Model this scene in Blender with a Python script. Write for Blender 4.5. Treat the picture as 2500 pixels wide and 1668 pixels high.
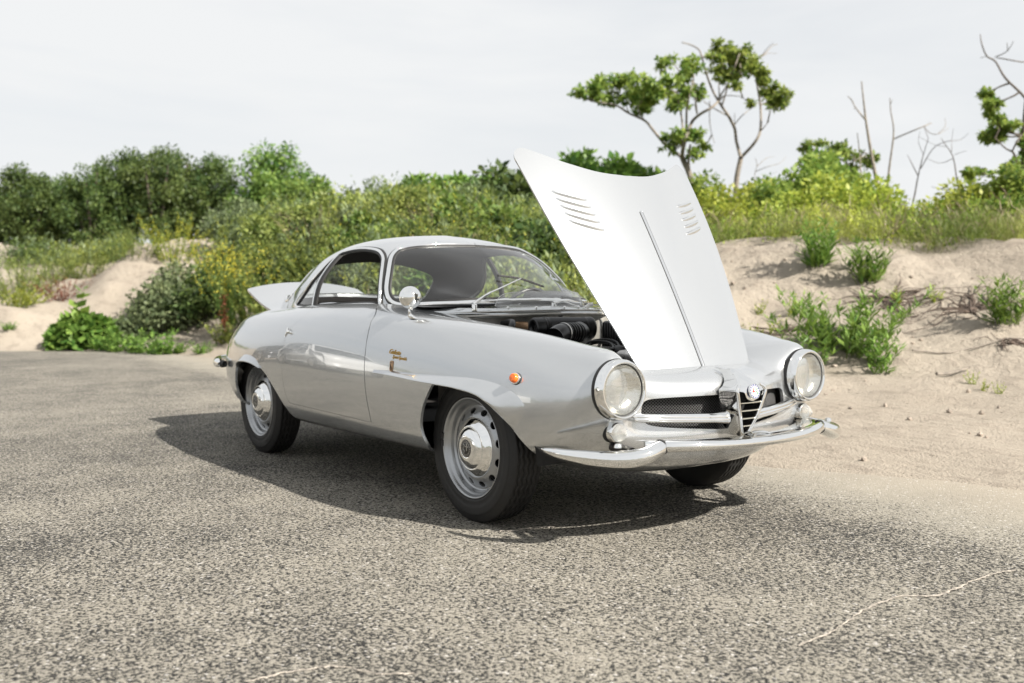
import bpy, bmesh, math, random
import numpy as np
from mathutils import Vector, Matrix
from mathutils.geometry import delaunay_2d_cdt

for _o in list(bpy.data.objects):
    bpy.data.objects.remove(_o)
scene = bpy.context.scene
COL = scene.collection
rad = math.radians

# ---------------------------------------------------------------- camera
# x runs forward along the car from the front axle, y to the car's left, z up; the car stands on z = 0
CAM = np.array([3.3705, -2.9925, 0.9395])
YAW, PITCH, ROLL = rad(143.498), rad(-2.747), rad(-0.0997)
FWD = np.array([math.cos(PITCH) * math.cos(YAW), math.cos(PITCH) * math.sin(YAW), math.sin(PITCH)])
RGT = np.cross(FWD, [0, 0, 1.0]); RGT /= np.linalg.norm(RGT)
UPV = np.cross(RGT, FWD)
_c, _s = math.cos(ROLL), math.sin(ROLL)
RGT, UPV = _c * RGT + _s * UPV, -_s * RGT + _c * UPV
cam_data = bpy.data.cameras.new('camera')
cam = bpy.data.objects.new('camera', cam_data)
COL.objects.link(cam)
cam_data.lens, cam_data.sensor_width = 35.0, 36.0
cam_data.clip_start, cam_data.clip_end = 0.05, 3000
cam.matrix_world = Matrix(((RGT[0], UPV[0], -FWD[0], CAM[0]), (RGT[1], UPV[1], -FWD[1], CAM[1]),
                           (RGT[2], UPV[2], -FWD[2], CAM[2]), (0, 0, 0, 1)))
cam_data.dof.use_dof = True
cam_data.dof.focus_distance = 3.95
cam_data.dof.aperture_fstop = 2.6
scene.camera = cam

# ---------------------------------------------------------------- sky, sun, exposure
SUN_DIR = Vector((1.20, 0.35, 1.0)).normalized()          # towards the sun, from the fall of the car's shadow
SUN_EL = math.asin(SUN_DIR.z)
SUN_AZ = math.atan2(SUN_DIR.x, SUN_DIR.y)
world = bpy.data.worlds.new('World')
scene.world = world
world.use_nodes = True
wn, wl = world.node_tree.nodes, world.node_tree.links
wn.clear()
w_out = wn.new('ShaderNodeOutputWorld')
w_bg = wn.new('ShaderNodeBackground')
w_sky = wn.new('ShaderNodeTexSky')
w_sky.sky_type = 'NISHITA'
w_sky.sun_disc = False
w_sky.sun_elevation, w_sky.sun_rotation = SUN_EL, SUN_AZ
w_sky.dust_density, w_sky.ozone_density = 2.0, 1.0
w_tc = wn.new('ShaderNodeTexCoord')
w_map = wn.new('ShaderNodeMapping')
w_map.inputs['Scale'].default_value = (1.0, 1.0, 4.5)
w_map.inputs['Rotation'].default_value = (0.10, 0.05, 0.6)
w_nz = wn.new('ShaderNodeTexNoise')
w_nz.inputs['Scale'].default_value = 2.2
w_nz.inputs['Detail'].default_value = 7
w_nz.inputs['Roughness'].default_value = 0.55
w_nz.inputs['Distortion'].default_value = 0.4
w_rmp = wn.new('ShaderNodeValToRGB')                      # thin high cloud: how much of it covers the blue
w_rmp.color_ramp.elements[0].position, w_rmp.color_ramp.elements[0].color = 0.34, (.84, .84, .84, 1)
w_rmp.color_ramp.elements[1].position, w_rmp.color_ramp.elements[1].color = 0.62, (1, 1, 1, 1)
w_gain = wn.new('ShaderNodeMixRGB'); w_gain.blend_type = 'MULTIPLY'; w_gain.inputs[0].default_value = 1
w_gain.inputs[2].default_value = (0.56, 0.56, 0.56, 1)
w_mix = wn.new('ShaderNodeMixRGB')
w_mix.inputs[2].default_value = (4.28, 4.35, 4.40, 1)
wl.new(w_tc.outputs['Generated'], w_map.inputs['Vector'])
wl.new(w_map.outputs[0], w_nz.inputs['Vector'])
wl.new(w_nz.outputs[0], w_rmp.inputs[0])
wl.new(w_sky.outputs[0], w_gain.inputs[1])
wl.new(w_rmp.outputs[0], w_mix.inputs[0])
wl.new(w_gain.outputs[0], w_mix.inputs[1])
wl.new(w_mix.outputs[0], w_bg.inputs['Color'])
w_bg.inputs['Strength'].default_value = 0.1
wl.new(w_bg.outputs[0], w_out.inputs['Surface'])

sun_data = bpy.data.lights.new('sun', 'SUN')
sun = bpy.data.objects.new('sun', sun_data)
COL.objects.link(sun)
sun_data.energy, sun_data.angle, sun_data.color = 5.0, rad(1.0), (1.0, 0.94, 0.86)
sun.rotation_euler = SUN_DIR.to_track_quat('Z', 'Y').to_euler()

vs = scene.view_settings
vs.view_transform, vs.look, vs.exposure, vs.gamma = 'Standard', 'None', 1.05, 1.0
vs.use_curve_mapping = False
scene.render.engine = 'CYCLES'
scene.cycles.max_bounces = 10
scene.cycles.transparent_max_bounces = 16
scene.cycles.use_denoising = True

# ---------------------------------------------------------------- splines and surfaces (numpy only)
def knots(n, p=3):
    return np.concatenate([np.zeros(p), np.linspace(0, 1, n - p + 1), np.ones(p)])

def basis(n, t, p=3):
    k = knots(n, p)
    t = np.clip(np.asarray(t, float).ravel(), 0, 1 - 1e-9)
    B = ((t[:, None] >= k[None, :-1]) & (t[:, None] < k[None, 1:])).astype(float)
    for d in range(1, p + 1):
        m = len(k) - d - 1
        a = k[d:d + m] - k[:m]
        b = k[d + 1:d + 1 + m] - k[1:1 + m]
        wa = np.where(a > 0, (t[:, None] - k[:m]) / np.where(a > 0, a, 1), 0)
        wb = np.where(b > 0, (k[d + 1:d + 1 + m] - t[:, None]) / np.where(b > 0, b, 1), 0)
        B = wa * B[:, :m] + wb * B[:, 1:1 + m]
    return B

def greville(n, p=3):
    k = knots(n, p)
    return np.array([k[i + 1:i + p + 1].mean() for i in range(n)])

class Surf:
    """bicubic B-spline surface close to a grid of points: rows run along u, columns along v"""
    def __init__(self, data, it=3, lu=4.0, lv=1.0):
        d = np.array(data, float)
        self.nu, self.nv = d.shape[:2]
        self.lu, self.lv = lu, lv
        Bu, Bv = basis(self.nu, greville(self.nu)), basis(self.nv, greville(self.nv))
        c = d.copy()
        for _ in range(it):
            c += d - np.einsum('ai,bj,ijk->abk', Bu, Bv, c)
        self.c = c
    def __call__(self, uv):
        uv = np.atleast_2d(uv)
        return np.einsum('ai,aj,ijk->ak', basis(self.nu, uv[:, 0]), basis(self.nv, uv[:, 1]), self.c)
    def normal(self, uv, h=1e-4):
        uv = np.atleast_2d(uv)
        a, b = uv.copy(), uv.copy()
        a[:, 0] = np.clip(a[:, 0] + h, 0, 1); b[:, 0] = np.clip(b[:, 0] - h, 0, 1)
        du = self(a) - self(b)
        a, b = uv.copy(), uv.copy()
        a[:, 1] = np.clip(a[:, 1] + h, 0, 1); b[:, 1] = np.clip(b[:, 1] - h, 0, 1)
        dv = self(a) - self(b)
        n = np.cross(du, dv)
        return n / np.maximum(np.linalg.norm(n, axis=1, keepdims=True), 1e-12)

def catmull(pts, n, closed=False):
    """smooth curve through points, resampled to n points of even spacing"""
    P = np.array(pts, float)
    m = len(P)
    seg = m if closed else m - 1
    out = []
    for i in range(seg):
        if closed:
            p0, p1, p2, p3 = P[(i - 1) % m], P[i], P[(i + 1) % m], P[(i + 2) % m]
        else:
            p1, p2 = P[i], P[i + 1]
            p0 = P[i - 1] if i > 0 else 2 * p1 - p2
            p3 = P[i + 2] if i + 2 < m else 2 * p2 - p1
        t = np.linspace(0, 1, 24, endpoint=False)[:, None]
        out.append(.5 * ((2 * p1) + (-p0 + p2) * t + (2 * p0 - 5 * p1 + 4 * p2 - p3) * t ** 2 + (-p0 + 3 * p1 - 3 * p2 + p3) * t ** 3))
    out.append(P[:1] if closed else P[-1:])
    Q = np.concatenate(out)
    return resample(Q, n)

def resample(Q, n):
    Q = np.asarray(Q, float)
    L = np.concatenate([[0], np.cumsum(np.linalg.norm(np.diff(Q, axis=0), axis=1))])
    s = np.linspace(0, L[-1], n)
    return np.stack([np.interp(s, L, Q[:, k]) for k in range(Q.shape[1])], 1)

def plen(Q):
    return np.linalg.norm(np.diff(np.asarray(Q, float), axis=0), axis=1).sum()

# ---------------------------------------------------------------- the body shell: a belt that runs from nose centre round the flank to tail centre
# rows: (x, y, z) with y the distance from the centreline; 10 points from the sill up to the edge of hood, cowl, belt and deck openings
def flank(x, yz, dx=None):
    dx = dx or [0] * 10
    return [(x + d, y, z) for d, (y, z) in zip(dx, yz)]

BELT = [
    [(.50, 0, .235), (.59, 0, .240), (.69, 0, .275), (.75, 0, .335), (.772, 0, .390), (.768, 0, .455), (.772, 0, .540), (.752, 0, .600), (.695, 0, .634), (.625, 0, .648)],
    [(.49, .18, .235), (.58, .18, .240), (.68, .18, .275), (.74, .18, .335), (.762, .18, .390), (.757, .18, .455), (.757, .18, .538), (.737, .18, .598), (.682, .18, .632), (.614, .175, .647)],
    [(.43, .36, .238), (.51, .37, .245), (.61, .38, .280), (.68, .39, .335), (.705, .395, .390), (.697, .395, .455), (.690, .395, .532), (.682, .385, .592), (.640, .355, .634), (.587, .315, .648)],
    [(.36, .48, .255), (.43, .50, .270), (.53, .52, .300), (.615, .53, .345), (.668, .535, .405), (.690, .535, .475), (.700, .535, .570), (.700, .525, .661), (.625, .470, .720), (.475, .332, .676)],
    [(.27, .55, .270), (.34, .60, .285), (.42, .63, .315), (.50, .645, .355), (.57, .652, .412), (.62, .650, .484), (.645, .640, .580), (.630, .600, .674), (.545, .515, .744), (.36, .350, .702)],
    [(.18, .57, .26), (.22, .65, .272), (.28, .695, .307), (.34, .722, .357), (.38, .733, .425), (.40, .736, .508), (.405, .720, .618), (.395, .660, .715), (.345, .545, .776), (.22, .370, .733)],
    [(.03, .59, .245), (.04, .69, .258), (.06, .745, .297), (.08, .772, .356), (.09, .782, .430), (.10, .785, .520), (.10, .772, .632), (.10, .710, .742), (.07, .580, .808), (.02, .397, .772)],
    flank(-.22, [(.60, .24), (.70, .252), (.765, .295), (.793, .360), (.803, .445), (.805, .545), (.792, .660), (.736, .768), (.620, .832), (.430, .806)]),
    flank(-.50, [(.60, .24), (.705, .252), (.775, .295), (.805, .365), (.816, .460), (.818, .565), (.805, .680), (.752, .786), (.650, .850), (.472, .846)], [0, 0, 0, 0, 0, 0, 0, 0, 0, .01]),
    flank(-.80, [(.60, .24), (.708, .250), (.780, .295), (.812, .370), (.824, .470), (.826, .580), (.812, .695), (.768, .798), (.690, .862), (.590, .888)]),
    flank(-1.15, [(.60, .24), (.710, .250), (.782, .295), (.814, .370), (.826, .475), (.828, .590), (.815, .700), (.778, .798), (.715, .860), (.648, .891)]),
    flank(-1.55, [(.60, .24), (.710, .250), (.780, .297), (.810, .372), (.822, .475), (.824, .585), (.812, .695), (.775, .790), (.712, .850), (.650, .881)]),
    flank(-1.90, [(.59, .24), (.705, .252), (.775, .300), (.804, .375), (.815, .475), (.815, .580), (.800, .685), (.755, .782), (.683, .842), (.602, .868)]),
    flank(-2.25, [(.57, .24), (.690, .255), (.762, .305), (.790, .380), (.798, .475), (.795, .575), (.774, .682), (.718, .778), (.632, .837), (.520, .856)]),
    flank(-2.55, [(.53, .25), (.650, .265), (.722, .315), (.752, .385), (.760, .475), (.756, .570), (.732, .672), (.672, .765), (.585, .822), (.455, .843)]),
    flank(-2.82, [(.46, .26), (.575, .278), (.645, .330), (.676, .400), (.685, .480), (.680, .565), (.655, .655), (.596, .735), (.515, .787), (.400, .806)], [.06, .05, .03, .01, 0, 0, .01, .02, .03, .04]),
    [(-2.88, .36, .28), (-2.94, .43, .300), (-3.00, .49, .345), (-3.035, .515, .410), (-3.045, .522, .485), (-3.035, .518, .565), (-3.005, .498, .645), (-2.96, .452, .708), (-2.90, .395, .750), (-2.83, .31, .768)],
    [(-2.95, .18, .28), (-3.02, .22, .305), (-3.09, .25, .350), (-3.125, .265, .415), (-3.135, .27, .490), (-3.125, .265, .570), (-3.095, .25, .645), (-3.05, .225, .700), (-2.985, .195, .737), (-2.91, .155, .754)],
    [(-2.97, 0, .28), (-3.04, 0, .305), (-3.115, 0, .350), (-3.15, 0, .415), (-3.16, 0, .490), (-3.15, 0, .570), (-3.12, 0, .645), (-3.075, 0, .698), (-3.01, 0, .734), (-2.93, 0, .752)],
]
# greenhouse: rows are cross-sections from windscreen base to the foot of the rear window, 7 points from belt to centreline
GREEN = [
    [(-.40, .02, .885), (-.40, .017, .885), (-.40, .013, .885), (-.40, .010, .885), (-.40, .006, .885), (-.40, .003, .885), (-.40, 0, .885)],
    flank(-.52, [(.35, 0.863), (.330, .902), (.285, .918), (.225, .932), (.155, .943), (.08, .950), (0, .953)]),
    flank(-.70, [(.49, 0.865), (.455, .926), (.390, .963), (.315, .999), (.240, 1.025), (.125, 1.041), (0, 1.047)]),
    flank(-.88, [(.585, 0.868), (.553, .946), (.490, 1.012), (.405, 1.068), (.295, 1.109), (.16, 1.134), (0, 1.142)]),
    flank(-1.06, [(.635, 0.870), (.615, .958), (.565, 1.042), (.487, 1.117), (.370, 1.171), (.195, 1.205), (0, 1.217)]),
    flank(-1.28, [(.650, 0.868), (.632, .961), (.588, 1.052), (.516, 1.135), (.406, 1.202), (.215, 1.246), (0, 1.260)]),
    flank(-1.55, [(.645, 0.859), (.627, .956), (.586, 1.048), (.522, 1.131), (.416, 1.203), (.22, 1.251), (0, 1.267)]),
    flank(-1.83, [(.612, 0.851), (.596, .943), (.557, 1.026), (.496, 1.107), (.398, 1.178), (.212, 1.226), (0, 1.242)]),
    flank(-2.10, [(.560, 0.842), (.541, .923), (.500, .993), (.439, 1.062), (.348, 1.120), (.186, 1.164), (0, 1.180)]),
    flank(-2.36, [(.485, 0.836), (.462, .900), (.421, .948), (.362, .998), (.280, 1.040), (.152, 1.070), (0, 1.081)]),
    flank(-2.60, [(.36, 0.828), (.341, .871), (.304, .896), (.255, .921), (.195, .943), (.102, .959), (0, .965)]),
    [(-2.80, .02, .850), (-2.80, .017, .850), (-2.80, .013, .850), (-2.80, .010, .850), (-2.80, .006, .850), (-2.80, .003, .850), (-2.80, 0, .850)],
]
# outlines of openings and trim, in the (u, v) of the surface they are cut from
OL_FARCH = [(0.3871, 0.0730), (0.3822, 0.1158), (0.3819, 0.1729), (0.3824, 0.2400), (0.3824, 0.3094), (0.3807, 0.3704), (0.3782, 0.4197), (0.3744, 0.4755), (0.3688, 0.5337), (0.3646, 0.5739), (0.3606, 0.6075), (0.3501, 0.6115), (0.3378, 0.6156), (0.3260, 0.6182), (0.3161, 0.6166), (0.3064, 0.6128), (0.2983, 0.6060), (0.2916, 0.5943), (0.2835, 0.5697), (0.2768, 0.5355), (0.2685, 0.4838), (0.2595, 0.4167), (0.2474, 0.3415), (0.2271, 0.2380), (0.2010, 0.1282), (0.1857, 0.0733)]
OL_RARCH = [(0.6265, 0.0900), (0.6309, 0.0988), (0.6333, 0.1215), (0.6367, 0.1489), (0.6397, 0.1888), (0.6437, 0.2315), (0.6484, 0.2763), (0.6539, 0.3190), (0.6602, 0.3562), (0.6670, 0.3916), (0.6742, 0.4267), (0.6819, 0.4621), (0.6959, 0.4999), (0.7109, 0.5224), (0.7301, 0.5320), (0.7480, 0.5301), (0.7642, 0.5159), (0.7757, 0.4802), (0.7806, 0.4412), (0.7826, 0.4030), (0.7859, 0.3337), (0.7851, 0.2692), (0.7766, 0.2284), (0.7650, 0.2094)]
OL_DOOR = [(0.5099, 0.9683), (0.4964, 0.9318), (0.4914, 0.9039), (0.4903, 0.8769), (0.4881, 0.8443), (0.4853, 0.7989), (0.4832, 0.7476), (0.4816, 0.7045), (0.4809, 0.6627), (0.4802, 0.6040), (0.4799, 0.5813), (0.4792, 0.5329), (0.4785, 0.4893), (0.4776, 0.4447), (0.4763, 0.3961), (0.4750, 0.3525), (0.4742, 0.3051), (0.4741, 0.2638), (0.4763, 0.2526), (0.5167, 0.2579), (0.5553, 0.2630), (0.5936, 0.2657), (0.6260, 0.2666), (0.6285, 0.2719), (0.6316, 0.2932), (0.6338, 0.3216), (0.6358, 0.3602), (0.6371, 0.3937), (0.6378, 0.4378), (0.6383, 0.4744), (0.6388, 0.5181), (0.6391, 0.5618), (0.6392, 0.6123), (0.6384, 0.6488), (0.6375, 0.6821), (0.6368, 0.7360), (0.6353, 0.7725), (0.6341, 0.8017), (0.6304, 0.8215), (0.6262, 0.8429), (0.6219, 0.8670), (0.6183, 0.8902), (0.6166, 0.9287), (0.6207, 0.9676)]
OL_WIND = [(0.0117, 0.5259), (0.0203, 0.1173), (0.0388, 0.0548), (0.0653, 0.0342), (0.1264, 0.0155), (0.1582, 0.0099), (0.1812, 0.0078), (0.2065, 0.0117), (0.2318, 0.0265), (0.2522, 0.0576), (0.2661, 0.1033), (0.2782, 0.1671), (0.2938, 0.2589), (0.3200, 0.4167), (0.3369, 0.5160), (0.3470, 0.5868), (0.3541, 0.6474), (0.3587, 0.6974), (0.3577, 0.7370), (0.3546, 0.7674), (0.3461, 0.8142), (0.3334, 0.8672), (0.3229, 0.9314), (0.3145, 0.9691)]
OL_SIDE = [(0.2647, 0.0095), (0.2691, 0.0336), (0.2765, 0.0787), (0.2880, 0.1405), (0.3099, 0.2614), (0.3312, 0.3842), (0.3517, 0.4872), (0.3736, 0.5582), (0.4014, 0.6163), (0.4356, 0.6478), (0.4818, 0.6670), (0.5283, 0.6693), (0.5703, 0.6473), (0.5829, 0.6028), (0.6048, 0.4628), (0.6253, 0.2816), (0.6568, 0.1253), (0.6990, 0.0586), (0.7247, 0.0321), (0.7204, 0.0185), (0.7004, 0.0114), (0.5998, 0.0059), (0.5061, 0.0063), (0.4039, 0.0085), (0.3065, 0.0125)]
OL_BAR = [(0.5887, 0.0072), (0.5752, 0.5860)]
OL_BROW = [(0.4628, 0.6045), (0.4402, 0.6144), (0.3889, 0.6375), (0.3389, 0.6685), (0.3175, 0.6800), (0.2973, 0.6819), (0.2777, 0.6688), (0.2687, 0.6552), (0.2609, 0.6385), (0.2543, 0.6126), (0.2500, 0.5839)]
OL_BROWLOW = [(0.4625, 0.5840), (0.4399, 0.5911), (0.4081, 0.5968), (0.3789, 0.6023), (0.3606, 0.6075)]
OL_RBROW = [(0.7724, 0.5041), (0.7627, 0.5471), (0.7458, 0.5871), (0.7316, 0.5910), (0.7213, 0.5842), (0.7115, 0.5710), (0.7035, 0.5454), (0.6968, 0.4971)]
OL_GRILLE = [(0.0683, 0.7106), (0.0661, 0.7318), (0.0606, 0.7426), (0.0511, 0.7501), (0.0431, 0.7504), (0.0343, 0.7474), (0.0264, 0.7415), (0.0190, 0.7354), (0.0087, 0.7262), (0.0088, 0.4820), (0.0195, 0.5004), (0.0271, 0.5120), (0.0443, 0.5344), (0.0546, 0.5465), (0.0618, 0.5593), (0.0670, 0.5859), (0.0687, 0.6279)]
UV_SCRIPT = [(0.4394, 0.7123), (0.4032, 0.7152), (0.4317, 0.6821), (0.4299, 0.6348)]
UV_MARKER = [(0.2629, 0.7092)]
UV_HANDLE = [(0.6290, 0.7755), (0.6365, 0.7387), (0.6344, 0.8045)]
UV_MIRROR = [(0.4286, 0.9185)]
UV_RBUMP = [(0.7808, 0.4920)]
# ---------------------------------------------------------------- materials
MATS = {}
def new_mat(name):
    m = bpy.data.materials.new(name)
    m.use_nodes = True
    MATS[name] = m
    return m, m.node_tree.nodes, m.node_tree.links, m.node_tree.nodes['Principled BSDF']

def pbr(name, col, rough=.5, metal=0., coat=0., spec=.5, noise=None, bump=None, trans=0., ior=1.5, emis=None):
    """plain principled material; noise = (scale, amount) varies the colour, bump = (scale, distance) the surface"""
    m, n, l, b = new_mat(name)
    b.inputs['Base Color'].default_value = (*col, 1)
    b.inputs['Roughness'].default_value = rough
    b.inputs['Metallic'].default_value = metal
    b.inputs['Specular IOR Level'].default_value = spec
    b.inputs['Coat Weight'].default_value = coat
    b.inputs['Coat Roughness'].default_value = .03
    b.inputs['Transmission Weight'].default_value = trans
    b.inputs['IOR'].default_value = ior
    if noise or bump:
        tc = n.new('ShaderNodeTexCoord')
    if noise:
        t = n.new('ShaderNodeTexNoise'); t.inputs['Scale'].default_value = noise[0]; t.inputs['Detail'].default_value = 6
        l.new(tc.outputs['Object'], t.inputs['Vector'])
        r = n.new('ShaderNodeMapRange'); r.inputs[1].default_value, r.inputs[2].default_value = .3, .7
        r.inputs[3].default_value, r.inputs[4].default_value = 1 - noise[1], 1 + noise[1]
        l.new(t.outputs[0], r.inputs[0])
        x = n.new('ShaderNodeVectorMath'); x.operation = 'SCALE'; x.inputs[0].default_value = col
        l.new(r.outputs[0], x.inputs['Scale']); l.new(x.outputs[0], b.inputs['Base Color'])
        r2 = n.new('ShaderNodeMapRange'); r2.inputs[1].default_value, r2.inputs[2].default_value = .3, .7
        r2.inputs[3].default_value, r2.inputs[4].default_value = rough * .85, min(1, rough * 1.2)
        l.new(t.outputs[0], r2.inputs[0]); l.new(r2.outputs[0], b.inputs['Roughness'])
    if bump:
        t = n.new('ShaderNodeTexNoise'); t.inputs['Scale'].default_value = bump[0]; t.inputs['Detail'].default_value = 8
        l.new(tc.outputs['Object'], t.inputs['Vector'])
        k = n.new('ShaderNodeBump'); k.inputs['Distance'].default_value = bump[1]; k.inputs['Strength'].default_value = 1
        l.new(t.outputs[0], k.inputs['Height']); l.new(k.outputs[0], b.inputs['Normal'])
    return m

def paint_mat():
    m, n, l, b = new_mat('silver_paint')
    tc = n.new('ShaderNodeTexCoord')
    fl = n.new('ShaderNodeTexVoronoi'); fl.inputs['Scale'].default_value = 1400
    l.new(tc.outputs['Object'], fl.inputs['Vector'])
    r = n.new('ShaderNodeMapRange'); r.inputs[3].default_value, r.inputs[4].default_value = .93, 1.07
    l.new(fl.outputs['Color'], r.inputs[0])
    x = n.new('ShaderNodeVectorMath'); x.operation = 'SCALE'; x.inputs[0].default_value = (.485, .50, .51)
    l.new(r.outputs[0], x.inputs['Scale']); l.new(x.outputs[0], b.inputs['Base Color'])
    b.inputs["Metallic"].default_value = .78
    b.inputs['Roughness'].default_value = .235
    b.inputs['Coat Weight'].default_value = 1.0
    b.inputs['Coat Roughness'].default_value = .012
    b.inputs['Coat IOR'].default_value = 2.1
    nz = n.new('ShaderNodeTexNoise'); nz.inputs['Scale'].default_value = 5
    l.new(tc.outputs['Object'], nz.inputs['Vector'])
    k = n.new('ShaderNodeBump'); k.inputs['Distance'].default_value = .0009; k.inputs['Strength'].default_value = .5
    l.new(nz.outputs[0], k.inputs['Height']); l.new(k.outputs[0], b.inputs['Coat Normal'])
    return m

def glass_mat(name, tint, refl=1.0, haze=0.0):
    """thin pane: mirror reflection by Fresnel, straight-through transmission, white diffuse haze"""
    m, n, l, b = new_mat(name)
    out = n['Material Output']
    n.remove(b)
    tr = n.new('ShaderNodeBsdfTransparent'); tr.inputs[0].default_value = (*tint, 1)
    gl = n.new('ShaderNodeBsdfGlossy'); gl.inputs['Roughness'].default_value = .01
    gl.inputs[0].default_value = (refl, refl, refl, 1)
    lw = n.new('ShaderNodeLayerWeight'); lw.inputs[0].default_value = .5     # Schlick: .045 face on, rising at grazing angles
    pw = n.new('ShaderNodeMath'); pw.operation = 'POWER'; pw.inputs[1].default_value = 5.0
    l.new(lw.outputs['Facing'], pw.inputs[0])
    fr = n.new('ShaderNodeMath'); fr.operation = 'MULTIPLY_ADD'; fr.inputs[1].default_value, fr.inputs[2].default_value = .90, .05
    l.new(pw.outputs[0], fr.inputs[0])
    mx = n.new('ShaderNodeMixShader')
    l.new(fr.outputs[0], mx.inputs[0]); l.new(tr.outputs[0], mx.inputs[1]); l.new(gl.outputs[0], mx.inputs[2])
    df = n.new('ShaderNodeBsdfDiffuse'); df.inputs[0].default_value = (.8, .8, .8, 1)
    m2 = n.new('ShaderNodeMixShader'); m2.inputs[0].default_value = haze
    l.new(mx.outputs[0], m2.inputs[1]); l.new(df.outputs[0], m2.inputs[2]); l.new(m2.outputs[0], out.inputs[0])
    return m

def leaf_mat(name, a, b_, trans=.35, rough=.5):
    """foliage: colour drifts between two greens per leaf, some light passes through"""
    m, n, l, b = new_mat(name)
    out = n['Material Output']
    at = n.new('ShaderNodeAttribute'); at.attribute_name = 'tint'
    mx = n.new('ShaderNodeMixRGB'); mx.inputs[1].default_value = (*a, 1); mx.inputs[2].default_value = (*b_, 1)
    l.new(at.outputs['Fac'], mx.inputs[0])
    oi = n.new('ShaderNodeObjectInfo')
    hs = n.new('ShaderNodeHueSaturation')
    r = n.new('ShaderNodeMapRange'); r.inputs[3].default_value, r.inputs[4].default_value = .90, 1.14
    l.new(oi.outputs['Random'], r.inputs[0]); l.new(r.outputs[0], hs.inputs['Value'])
    r2 = n.new('ShaderNodeMapRange'); r2.inputs[3].default_value, r2.inputs[4].default_value = .490, .508
    l.new(oi.outputs['Random'], r2.inputs[0]); l.new(r2.outputs[0], hs.inputs['Hue'])
    l.new(mx.outputs[0], hs.inputs['Color'])
    l.new(hs.outputs[0], b.inputs['Base Color'])
    b.inputs['Roughness'].default_value = rough
    b.inputs['Specular IOR Level'].default_value = .35
    tl = n.new('ShaderNodeBsdfTranslucent')
    l.new(hs.outputs[0], tl.inputs[0])
    ms = n.new('ShaderNodeMixShader'); ms.inputs[0].default_value = trans
    l.new(b.outputs[0], ms.inputs[1]); l.new(tl.outputs[0], ms.inputs[2]); l.new(ms.outputs[0], out.inputs[0])
    return m

M_PAINT = paint_mat()
M_CHROME = pbr('chrome', (.86, .86, .85), .035, 1.0)
M_ALLOY = pbr('silver_wheel_paint', (.36, .37, .38), .30, .80, coat=.4, noise=(12, .15))
M_STEEL = pbr('satin_steel', (.55, .54, .52), .32, .9, noise=(30, .25))
M_BRASS = pbr('pale_brass_bar', (.70, .66, .56), .16, 1.0)
M_WIRE = pbr('dark_wire', (.20, .20, .20), .35, .9)
M_RUBBER = pbr('black_rubber', (.012, .012, .012), .55)
M_TYRE = pbr('tyre_rubber', (.018, .0175, .017), .62, spec=.35, noise=(18, .3), bump=(180, .0006))
M_BLACK = pbr('black_plastic', (.010, .010, .011), .32, noise=(14, .4))
M_SATIN = pbr('satin_black_metal', (.014, .014, .015), .42, bump=(90, .0004))
M_WELL = pbr('dark_underseal', (.010, .010, .010), .85, bump=(60, .003))
M_LINER = pbr('grey_headlining', (.026, .023, .022), .85, bump=(400, .0004))
M_TRIMG = pbr('dark_grey_trim', (.030, .028, .027), .7, bump=(300, .0004))
M_LEATHER = pbr('black_leather', (.02, .019, .018), .45, bump=(220, .0006))
M_BAY = pbr('dull_bay_paint', (.36, .35, .32), .45, .45, noise=(9, .45))
M_GOLD = pbr('gilt_metal', (.50, .31, .09), .28, 1.0)
M_BRONZE = pbr('bronze_enamel', (.42, .27, .16), .35, .7)
M_DARKENAM = pbr('dark_enamel', (.03, .028, .025), .3)
M_AMBER = pbr('amber_lens', (.85, .16, .015), .12, coat=.6)
M_RED = pbr('red_enamel', (.45, .02, .02), .3)
M_GREEN = pbr('green_enamel', (.03, .22, .06), .3)
M_BLUE = pbr('blue_enamel', (.05, .06, .18), .3)
M_WHITE = pbr('white_enamel', (.75, .75, .72), .3)
M_GLASS = glass_mat('window_glass', (.96, .97, .96), 1.0, .012)
M_PLEXI = glass_mat('clear_plastic', (.93, .94, .94), 1.0, .20)  # strong haze whitens the sheet in place of its bright reflections
M_LENS = glass_mat('lamp_glass', (.94, .94, .92), 1.0, .03)
M_LENS2 = glass_mat('ribbed_lamp_plastic', (.94, .94, .92), 1.0, .16)
M_REFL = pbr('lamp_reflector', (.74, .73, .69), .10, 1.0, bump=(70, .002))
M_MIRROR = pbr('mirror_glass', (.9, .9, .9), .01, 1.0)

# ---------------------------------------------------------------- meshes and objects
def empty(name, loc=(0, 0, 0), parent=None):
    o = bpy.data.objects.new(name, None)
    o.empty_display_size = .1
    o.location = loc
    COL.objects.link(o)
    if parent:
        o.parent = parent
    return o

def tag(o, label=None, cat=None, group=None, kind=None):
    for k, v in (('label', label), ('category', cat), ('group', group), ('kind', kind)):
        if v:
            o[k] = v
    return o

def obj(name, V, F, mat, parent=None, smooth=True, normals=None, tint=None):
    me = bpy.data.meshes.new(name)
    V = np.asarray(V, float)
    me.from_pydata(V.tolist(), [], [tuple(int(i) for i in f) for f in F])
    mats = mat if isinstance(mat, (list, tuple)) else [mat]
    for m in mats:
        me.materials.append(m)
    if smooth:
        me.polygons.foreach_set('use_smooth', [True] * len(me.polygons))
    if tint is not None:
        a = me.attributes.new('tint', 'FLOAT', 'POINT')
        a.data.foreach_set('value', np.asarray(tint, np.float32))
    me.update()
    if normals is not None:
        me.normals_split_custom_set_from_vertices([tuple(n) for n in normals])
    o = bpy.data.objects.new(name, me)
    COL.objects.link(o)
    if parent:
        o.parent = parent
    return o

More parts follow.
